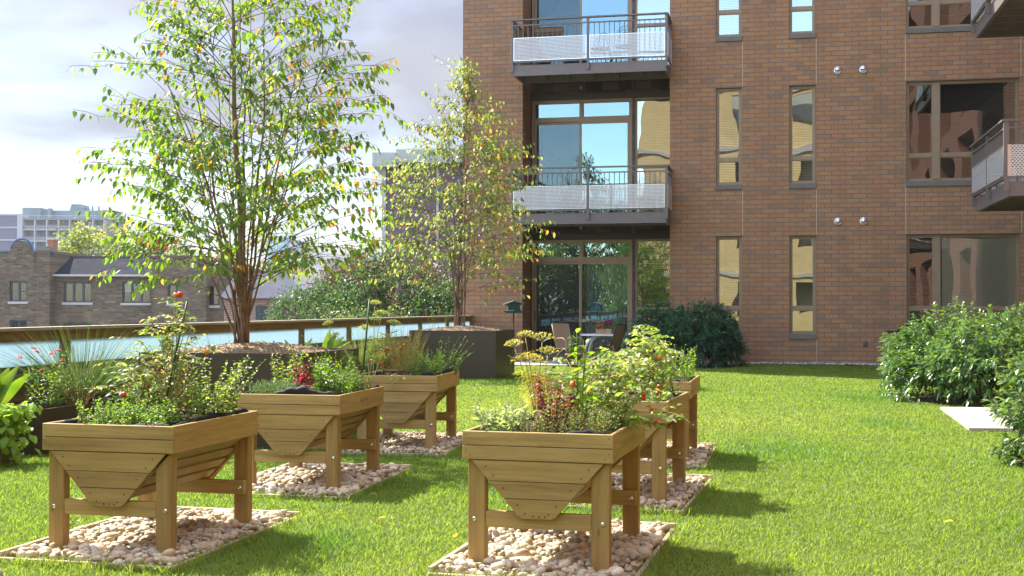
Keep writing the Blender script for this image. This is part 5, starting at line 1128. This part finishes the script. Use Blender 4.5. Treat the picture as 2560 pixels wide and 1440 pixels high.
# bird feeder
c = W(1.05, -4.75); t = thing('bird_feeder', 'dark green metal bird feeder on a pole beside the brick corner', 'bird feeder', (c.x, c.y, 0), .12)
b = MB(); b.tube([(0, 0, 0), (0, 0, 1.175)], .013, 10); b.build('pole', M_dark, t, True)
b = MB(); b.prism([(-.20, 1.335), (0, 1.400), (.20, 1.345), (.20, 1.36), (0, 1.418), (-.20, 1.35)], -.13, .13); b.build('roof', M_green_roof, t)
b = MB(); b.prism([(-.13, 1.215), (.13, 1.215), (.11, 1.30), (.15, 1.352), (0, 1.398), (-.15, 1.345), (-.11, 1.30)], -.09, .09); b.build('hopper', M_green_metal, t)
b = MB(); b.box(-.17, .17, -.12, .12, 1.176, 1.19); b.prism([(-.17, 1.191), (.17, 1.191), (.185, 1.214), (-.185, 1.214)], -.125, -.118); b.prism([(-.17, 1.191), (.17, 1.191), (.185, 1.214), (-.185, 1.214)], .118, .125); b.build('tray', M_green_metal, t)
b = MB(); b.box(-.135, -.01, -.1175, -.0905, 1.196, 1.232); b.build('feed_trough', M_blue_tray, t)
# barbecue behind the wide shrub
c = W(8.92, -1.35); t = thing('barbecue_grill', 'black barbecue grill behind the wide shrub, its side shelf poking out', 'grill', (c.x, c.y, 0), YAW)
b = MB(); b.box(-.30, .30, -.24, .24, .55, .80, b=.02); b.build('fire_box', M_black, t); b = MB(); b.prism([(-.30, .802), (.30, .802), (.30, .86), (.22, .93), (-.22, .93), (-.30, .86)], -.24, .24); b.build('lid', M_black, t)
b = MB(); b.prism([(-.56, .78), (-.302, .70), (-.302, .80), (-.56, .80)], -.2, .2); b.build('side_shelf', M_black, t)
for sx in (-1, 1):
    for sy in (-1, 1): b = MB(); b.box(sx * .26 - .015, sx * .26 + .015, sy * .2 - .015, sy * .2 + .015, 0, .549); b.build('leg', M_black, t)
# grey dome topped post, stand-in for an unidentified rounded thing, at the picture corner
t = thing('grey_post', 'small grey dome topped post at the bottom left picture corner', 'garden light', (-2.27, 5.47, 0)); b = MB(); b.lathe([(.022, -.02), (.022, .10)], 16); b.build('post', M_grey, t, True); b = MB(); b.lathe([(.028, .10), (.030, .118), (.024, .134), (.012, .143), (.003, .146)], 18); b.build('cap', M_grey, t, True)
# things on the upper balcony and the one below it
def wire_chair(label, loc, rz, F):
    t = thing('wire_chair', label, 'chair', loc, rz, 'black wire chairs on the upper balcony'); b = MB()
    for k in range(3):
        w = .24 - .055 * k; b.tube([(w * math.cos(math.pi * i / 14), -.2, .45 + (.42 - .07 * k) * math.sin(math.pi * i / 14)) for i in range(15)], .006, 6)
    for x in (-.12, 0, .12): b.tube([(x, -.2, .45), (x * .8, -.2, .80)], .005, 5)
    b.build('backrest', M_black, t, True); b = MB(); b.tube([(.23 * math.cos(6.2832 * i / 20), .02 + .22 * math.sin(6.2832 * i / 20), .45) for i in range(21)], .008, 6); b.lathe([(.22, .447), (.22, .453)], 20, c=(0, .02, 0)); b.build('seat', M_black, t, True)
    for sx in (-1, 1):
        for sy in (-1, 1): b = MB(); b.tube([(sx * .17, sy * .17, .445), (sx * .22, sy * .22, 0)], .008, 6); b.build('leg', M_black, t, True)
wire_chair('black wire chair at the middle post of the upper balcony', W(2.15, -.35, 2 * ST), YAW + 2.9, 0); wire_chair('black wire chair with wide arched back near the pier of the upper balcony', W(2.75, -.55, 2 * ST), YAW + .1, 0)
for u, y, rz, ln, lab in ((.32, -.55, math.pi / 2, .5, 'coir trough hung inside the left rail of the upper balcony'), (1.06, -.93, 0, .62, 'coir trough hung inside the front rail of the upper balcony')):
    t = thing('coir_trough', lab, 'hanging planter', W(u, y, 2 * ST + .62), YAW + rz, 'coir troughs on the balcony'); b = MB(); n = 10; pr = [(-.10, .24)] + [(-.10 * math.cos(math.pi * i / n), .13 - .11 * math.sin(math.pi * i / n)) for i in range(n + 1)] + [(.10, .24)]
    b.prism([(y_, z_) for y_, z_ in pr], -ln / 2, ln / 2, M=Matrix.Rotation(math.pi / 2, 4, 'Z')); b.build('liner', M_coir, t)
    b = MB(); b.tube([(-ln / 2, -.106, .235), (ln / 2, -.106, .235)], .005, 5); b.tube([(-ln / 2, .106, .235), (ln / 2, .106, .235)], .005, 5); b.tube([(-ln / 2, -.106, .12), (ln / 2, -.106, .12)], .005, 5); b.build('wire_frame', M_black, t)
t = thing('wicker_chair', 'round backed wicker chair at the end of the middle balcony', 'chair', W(3.25, -.35, ST), YAW); b = MB()
for k in range(9):
    r_ = .33 - .035 * k; b.tube([(r_ * math.cos(math.pi * i / 16), .18 + .08 * math.sin(math.pi * i / 16), .42 + (.58 - .06 * k) * math.sin(math.pi * i / 16)) for i in range(17)], .007, 5)
for k in range(11): a = math.pi * (k + .5) / 11; b.tube([(.03 * math.cos(a), .18, .42), (.33 * math.cos(a), .18 + .08 * math.sin(a), .42 + .58 * math.sin(a))], .006, 5)
M_wick = simple('pale_wicker', (.42, .38, .32), .8); b.build('backrest', M_wick, t, True); b = MB(); b.lathe([(.30, .36), (.32, .38), (.32, .42), (.28, .43)], 20); b.build('seat', M_wick, t, True)
for sx in (-1, 1):
    for sy in (-1, 1): b = MB(); b.tube([(sx * .2, sy * .2, .359), (sx * .24, sy * .24, 0)], .015, 6); b.build('leg', M_wick, t, True)

# ---------------------------------------------------------------- the town beyond the railing
YH = 90.0; SX = 34.39
rx = lambda p: (p - 1280) / SX
rz_ = lambda p: 1.304 - (p - 766) / SX
t = thing('brick_rowhouse', 'old brown brick rowhouse with slate roofs and curved gable beyond the railing', 'building', (0, YH, 0))
b = MB()
def gable(b, x0, x1, zt, y0, y1, cx, rw, top):
    pts = [(x0, zt - .9), (x1, zt - .9), (x1, zt)] + [(cx + rw * 1.25, zt), (cx + rw * 1.25, zt + .12)] + [(cx + rw * math.cos(math.pi * i / 14), zt + .12 + (top - zt - .12) * math.sin(math.pi * i / 14)) for i in range(15)] + [(cx - rw * 1.25, zt + .12), (cx - rw * 1.25, zt), (x0, zt)]
    b.prism(pts, y0, y1)
def hsolid(b, x0, x1, zt, y0, y1, wins):
    pierced(b, x0, x1, -7.5, zt, wins, y0, .25, 0, 0); b.add([(x0, y0, -7.5), (x0, y1, -7.5), (x0, y1, zt), (x0, y0, zt)], [(0, 1, 2, 3)]); b.add([(x1, y0, -7.5), (x1, y1, -7.5), (x1, y1, zt), (x1, y0, zt)], [(3, 2, 1, 0)]); b.add([(x0, y0, zt), (x1, y0, zt), (x1, y1, zt), (x0, y1, zt)], [(0, 1, 2, 3)]); b.add([(x0, y1, -7.5), (x1, y1, -7.5), (x1, y1, zt), (x0, y1, zt)], [(0, 1, 2, 3)])
win = [(35, 79, 706, 756), (36, 79, 802, 852), (159, 230, 707, 758), (158, 230, 808, 858), (305, 376, 707, 759), (305, 376, 810, 860), (425, 448, 712, 760), (505, 545, 715, 765), (470, 490, 810, 850)]
WN = [(rx(a), rx(c), rz_(f), rz_(e)) for a, c, e, f in win]
hsolid(b, rx(-80), rx(104), rz_(634), -.8, 9, WN[:2]); hsolid(b, rx(104), rx(137), rz_(630), -1.0, 9, [])
gable(b, rx(30), rx(96), rz_(634), -.83, -.45, rx(63), 25 / SX, rz_(605))
hsolid(b, rx(137), rx(386), rz_(690), 0, 9, WN[2:6]); hsolid(b, rx(386), rx(520), rz_(641), -.6, 9, [WN[6], WN[8]]); hsolid(b, rx(520), rx(600), rz_(668), .4, 9, [WN[7]])
b.build('wall', M_brow, t)
b = MB(); xr0, xr1 = rx(122), rx(386); b.prism([(-.35, rz_(690)), (3.2, rz_(642)), (3.2, rz_(690))], xr0 + .35, xr1, M=Matrix(((0, 1, 0, 0), (1, 0, 0, 0), (0, 0, 1, 0), (0, 0, 0, 1)))); b.build('roof', M_slate, t)
b = MB(); b.box(rx(137), rx(386), 3.15, 3.4, rz_(643), rz_(638)); b.build('ridge', M_dark, t)
M_navy = simple('navy_coping', (.05, .10, .22), .5); M_trimw = simple('pale_trim', (.45, .42, .40), .7); M_navyf = simple('dark_blue_frame', (.03, .035, .05), .5)
b = MB(); b.tube([(rx(63) + 27 / SX * math.cos(math.pi * i / 16), -.65, rz_(634) + .13 + (29 / SX) * math.sin(math.pi * i / 16)) for i in range(17)], .09, 6); b.build('gable_coping', M_navy, t)
b = MB()
for a, c in ((-80, 4), (10, 30), (96, 104), (137, 147)): b.box(rx(a), rx(c), -.9, -.3, rz_(634) + .002, rz_(630))
b.build('parapet_coping', M_navy, t); b = MB(); b.box(rx(104) - .1, rx(137) + .05, -1.05, -.2, rz_(630), rz_(624)); b.box(rx(109), rx(130), -1.0, -.2, rz_(624), rz_(619)); b.build('pier_cap', M_sill, t)
b = MB(); b.box(rx(122), rx(386), -.45, -.02, rz_(693), rz_(688)); b.build('gutter', M_trimw, t); b = MB(); b.tube([(rx(123), -.12, rz_(692)), (rx(124), -.12, -7)], .09, 8); b.build('downpipe', M_trimw, t)
b = MB(); b.tube([(rx(289), .0, rz_(687)), (rx(297), 1.8, rz_(664))], .07, 6); b.build('roof_flashing', M_trimw, t)
b = MB(); b.box(rx(66), rx(81), 4, 5, rz_(640), rz_(594)); ch = b.build('chimney', M_terracotta, t); b = MB(); b.box(rx(64), rx(83), 3.9, 5.1, rz_(594) + .002, rz_(589)); b.build('chimney_cap', M_trimw, ch)
for i, (a, c, e, f) in enumerate(WN):
    yb = -.8 if i < 2 else (-.6 if i in (6, 8) else (.4 if i == 7 else 0)); y = yb + .14; nl = 2 if i < 2 else (3 if i < 6 else 1); b = MB(); bars(b, a, c, e, f, y, y + .1, .11)
    for k in range(1, nl): xm = a + (c - a) * k / nl; b.box(xm - .07, xm + .07, y, y + .1, e + .11, f - .11)
    b.box(a + .11, c - .11, y + .02, y + .08, (e + f) / 2 - .03, (e + f) / 2 + .03) if i < 2 else None
    w = b.build('window', M_navyf, t); quad(a + .1, c - .1, e + .1, f - .1, y + .07).build('pane', M_glass_dark, w)
    b = MB(); b.box(a - .08, c + .08, yb - .1, yb + .12, e - .17, e - .003); b.build('window_sill', M_trimw, w)
    if i in (4, 5): b = MB(); [b.box(a + (c - a) * k / 3 + .12, a + (c - a) * (k + 1) / 3 - .09, y + .13, y + .15, e + (f - e) * .52, f - .1) for k in range(2)]; b.build('shade', M_white, w)
    q = MB(); q.box(a - .3, c + .3, yb + .8, yb + .9, e - .3, f + .3); q.build('room', M_room, w)
# tower block far away
YT = 300.0; ST2 = 3095.55 / YT; tx_ = lambda p: (p - 1280) / ST2; tz_ = lambda p: 1.304 - (p - 766) / ST2
M_tw = simple('tower_white', (.36, .36, .39), .8, var=.05); M_tp = simple('tower_mauve', (.13, .115, .17), .8, var=.06, nscale=.2); M_tpar = simple('tower_parapet', (.20, .175, .19), .8, var=.06); M_tg = simple('tower_glass', (.05, .08, .11), .4); M_mech = simple('rooftop_plant', (.15, .20, .23), .7, var=.25, nscale=.25)
t = thing('tower_block', 'pale apartment slab with gridded balconies and rooftop plant far beyond the rowhouse', 'building', (0, YT, 0))
b = MB(); b.box(tx_(-60), tx_(45), -.6, 18, -8, tz_(541)); b.build('end_wall', M_tp, t)
b = MB()
for p in (541, 573, 604, 634, 664, 694): b.box(tx_(-60), tx_(45), -.75, -.602, tz_(p), tz_(p) + .35)
b.build('band', M_tw, t); b = MB(); b.box(tx_(45), tx_(58), -.9, 18, -8, tz_(537)); b.build('stair_pier', M_tw, t)
b = MB(); b.box(tx_(58), tx_(262), 1.4, 18, -8, tz_(548)); b.box(tx_(58), tx_(262), -.2, 1.4, tz_(548) - .4, tz_(548)); b.build('wall', M_tpar, t)
BXS = [58, 87, 117, 146, 174, 203, 232, 260]
b = MB()
for p in BXS[1:]: b.box(tx_(p) - .14, tx_(p) + .14, -.5, 1.398, -8, tz_(548) - .401)
b.build('fin', M_tw, t); b = MB()
for k in range(1, 7): b.box(tx_(58), tx_(262), -.45, 1.397, tz_(548 + 28.5 * k) - .14, tz_(548 + 28.5 * k) + .14)
b.build('floor_slab', M_tw, t)
wb = pb_ = None
for k in range(6):
    zf = tz_(548 + 28.5 * (k + 1)) + .141
    for j in range(7):
        x0, x1 = tx_(BXS[j]), tx_(BXS[j + 1])
        if wb is None: b = MB(); b.box(0, 1.45, 1.30, 1.399, .9, 2.2); b.box(.62, .70, 1.28, 1.30, .9, 2.2); wb = b.build('window', M_tg, t); b = MB(); b.box(0, 2.5, -.35, -.25, 0, .95); pb_ = b.build('balcony_parapet', M_tpar, t); w, q = wb, pb_
        else:
            w = wb.copy(); q = pb_.copy()
            for o in (w, q): C.objects.link(o); o.parent = t
        w.location = (x0 + .35 + .35 * (j % 2), 0, zf); q.location = (x0 + .16, 0, zf)
b = MB(); b.box(tx_(38), tx_(84), 4, 14, tz_(552), tz_(518)); b.box(tx_(84), tx_(262), 5, 16, tz_(552), tz_(524)); b.prism([(tx_(150), tz_(524)), (tx_(183), tz_(524)), (tx_(178), tz_(507)), (tx_(155), tz_(507))], 6, 12); b.box(tx_(106), tx_(112), 3, 5, tz_(548), tz_(520)); b.build('rooftop_plant', M_mech, t)
for p, q in ((202, 510), (218, 510), (189, 518), (232, 522)): b = MB(); b.tube([(tx_(p), 8, tz_(526)), (tx_(p), 8, tz_(q))], .22 if q < 515 else .35, 8); b.build('flue', M_mech, t)
b = MB(); b.box(tx_(40), tx_(240), -.1, -.04, tz_(540), tz_(541.4)); b.box(tx_(60), tx_(240), .2, .26, tz_(544), tz_(545)); b.build('roof_rail', M_tw, t)
# mauve brick high building behind the sparser tree
YM = 72.0; SM = 3095.55 / YM; mx_ = lambda p: (p - 1280) / SM; mz_ = lambda p: 1.304 - (p - 766) / SM
M_exp = simple('exposed_aggregate', (.40, .43, .40), .9, var=.2, nscale=9)
t = thing('mauve_brick_building', 'tall mauve brick building with grey concrete crown behind the sparser tree', 'building', (0, YM, 0))
b = MB(); b.box(mx_(964), mx_(1230), 0, 14, -7.5, mz_(418)); b.build('wall', M_bpurple, t); b = MB(); b.box(mx_(992), mx_(1240), -.7, 14, mz_(410), mz_(377)); b.box(mx_(934), mx_(992) - .002, -.9, 14, mz_(421), mz_(386)); b.build('crown_band', M_exp, t)
b = MB(); b.box(mx_(955), mx_(964) - .002, -.15, 14, -7.5, mz_(421) - .002); b.build('corner_pier', M_exp, t); b = MB()
for k in range(60): b.box(mx_(1137), mx_(1152), -.12, -.004, mz_(430) - .2 * k, mz_(430) - .2 * k + .12)
b.build('louvre_strip', M_tp, t); b = MB(); b.box(mx_(1090), mx_(1096), -.1, -.002, -7, mz_(420)); b.build('downpipe', M_exp, t)
# small gabled brick house and far glass tower
YP = 68.0; SP = 3095.55 / YP; px_ = lambda p: (p - 1280) / SP; pz_ = lambda p: 1.304 - (p - 766) / SP
t = thing('brick_house', 'pink brick house with pale grey roof behind the tall tree trunk', 'building', (0, YP, 0))
b = MB(); b.box(px_(560), px_(760), 0, 8, -7.5, pz_(745)); b.build('wall', M_bhouse, t); b = MB(); b.prism([(px_(552), pz_(747)), (px_(768), pz_(747)), (px_(725), pz_(685)), (px_(595), pz_(685))], -.4, 8.3); b.build('roof', simple('pale_roof', (.38, .35, .38), .8, var=.1, nscale=2), t)
b = MB(); b.box(px_(600), px_(622), -.9, -.41, pz_(740), pz_(705)); b.prism([(px_(596), pz_(705)), (px_(626), pz_(705)), (px_(611), pz_(690))], -1.0, -.41); b.build('dormer', M_trimw, t); b = MB(); b.box(px_(640), px_(668), -.06, -.002, pz_(800), pz_(765)); b.build('window', M_navyf, t)
YG = 520.0; SG = 3095.55 / YG; gx_ = lambda p: (p - 1280) / SG; gz_ = lambda p: 1.304 - (p - 766) / SG
M_gt = brickmat('glass_curtain_wall', 0, [(.22, .36, .46), (.30, .44, .54)], (.45, .52, .56), 3.0, 3.4, .25, .1, 0)
t = thing('glass_tower', 'pale blue glass tower faint on the skyline behind the tall tree', 'building', (0, YG, 0)); b = MB(); b.box(gx_(668), gx_(744), 0, 20, -8, gz_(603)); b.box(gx_(690), gx_(721), 3, 18, gz_(603), gz_(590)); b.build('wall', M_gt, t); b = MB(); b.box(gx_(668) - .4, gx_(744) + .4, -.4, 20.3, gz_(603) + .01, gz_(602)); b.build('roof_edge', M_tw, t)
def city_tree(label, x, y, zc, rx_, rz2, n, size, cols, seed, trunk_r=.3):
    rng = np.random.default_rng(seed); t = thing('street_tree', label, 'tree', (x, y, -7.5), 0, 'trees in the town beyond the railing'); b = MB(); zc += 7.5
    b.tube([(0, 0, 0), (.1, 0, zc * .4), (0, .1, zc)], [trunk_r, trunk_r * .8, trunk_r * .3], 8)
    for i in range(12): a = rng.uniform(0, 6.28); b.tube([(0, 0, zc * rng.uniform(.45, .8)), (rx_ * .35 * math.cos(a), rx_ * .35 * math.sin(a), zc), (rx_ * .75 * math.cos(a), rx_ * .75 * math.sin(a), zc + rz2 * rng.uniform(-.3, .6))], [trunk_r * .4, trunk_r * .25, .04], 5)
    b.build('trunk', M_bark, t, True); lv = Leaves(); m = n // 45
    cl = rng.normal(0, 1, (m, 3)); cl /= np.linalg.norm(cl, axis=1, keepdims=True); cl *= rng.uniform(.35, 1.0, (m, 1)) ** .5 * np.array([rx_, rx_, rz2])
    cb = rng.integers(0, len(cols), m)
    for i in range(m):
        k = 45; s = rng.uniform(.10, .26) * rx_; P = cl[i] + rng.normal(0, 1, (k, 3)) * s * .6 + np.array([0, 0, zc]); c = np.asarray(cols[cb[i]], float) * rng.uniform(.75, 1.25, (k, 1)); lv.add(P, rng.normal(0, 1, (k, 3)) + np.array([0, 0, -.3]), size * rng.uniform(.6, 1.2, k), size * .6, c, .2)
    lv.build('crown', M_leaf, t, rng, small=True); return t
def onray(px, y): return (px - 1280) / 3095.55 * y
DKG = [(.030, .070, .022), (.045, .090, .026), (.022, .052, .018)]; MAR = [(.07, .022, .022), (.07, .035, .024), (.04, .045, .02)]
OLV = [(.15, .18, .04), (.12, .15, .04), (.20, .21, .06), (.09, .12, .03)]
city_tree('dark green tree with maroon top filling the gap behind the sparser tree', onray(985, 46), 46, 1.4, 2.35, 2.0, 15000, .13, DKG + MAR[:1], 131)
city_tree('dark green tree just right of the taller tree trunk', onray(800, 44), 44, .75, 1.9, 1.25, 10000, .12, DKG, 132)
city_tree('maroon leaved tree between two dark green trees', onray(885, 50), 50, 1.9, 1.7, 1.3, 8000, .12, MAR + DKG[:1], 133)
city_tree('dark tree touching the brick corner of the apartment building', onray(1090, 44), 44, .5, 1.6, 1.7, 8000, .12, DKG, 134)
city_tree('low bushy tree behind the railing left of the brick corner', onray(930, 40), 40, .0, 1.9, 1.3, 8000, .12, DKG + OLV[3:], 135)
city_tree('olive tree top rising behind the slate roof', onray(255, 112), 112, 5.4, 4.6, 3.2, 5000, .42, OLV, 136, .5)
city_tree('olive tree behind the slate roof, closer to the tall tree', onray(385, 108), 108, 4.8, 4.2, 3.0, 4500, .42, OLV + DKG[:1], 137, .5)
city_tree('hazy green tree top beside the glass tower', onray(700, 120), 120, 3.2, 3.4, 2.4, 2400, .4, OLV[:2] + DKG[:1], 138, .4)

for u_, d_, zc_, lab in ((-6.0, -36, .4, 'bushy tree beyond the camera mirrored in the lower left patio door'), (-2.6, -38, .2, 'bushy tree beside the yellow building mirrored in the patio door')):
    w_ = W(u_, d_); city_tree(lab, w_.x, w_.y, zc_ + .8, 3.0, 3.9, 12000, .22, DKG + OLV[3:] + [(.06, .09, .02)], 140 + int(-u_))

# ---------------------------------------------------------------- air
b = MB(); b.box(-330, 330, -60, 620, -8.6, 60)
mh = bpy.data.materials.new('town_haze'); mh.use_nodes = True; t_ = mh.node_tree; t_.nodes.clear(); oh = N(t_, 'ShaderNodeOutputMaterial'); pv = N(t_, 'ShaderNodeVolumePrincipled')
pv.inputs['Color'].default_value = (.86, .92, 1, 1); pv.inputs['Density'].default_value = 0.00022; pv.inputs['Anisotropy'].default_value = 0.3; Lk(t_, pv.outputs[0], oh.inputs['Volume'])
tag(b.build('haze', mh), 'thin pale haze over the town', 'haze', None, 'stuff')
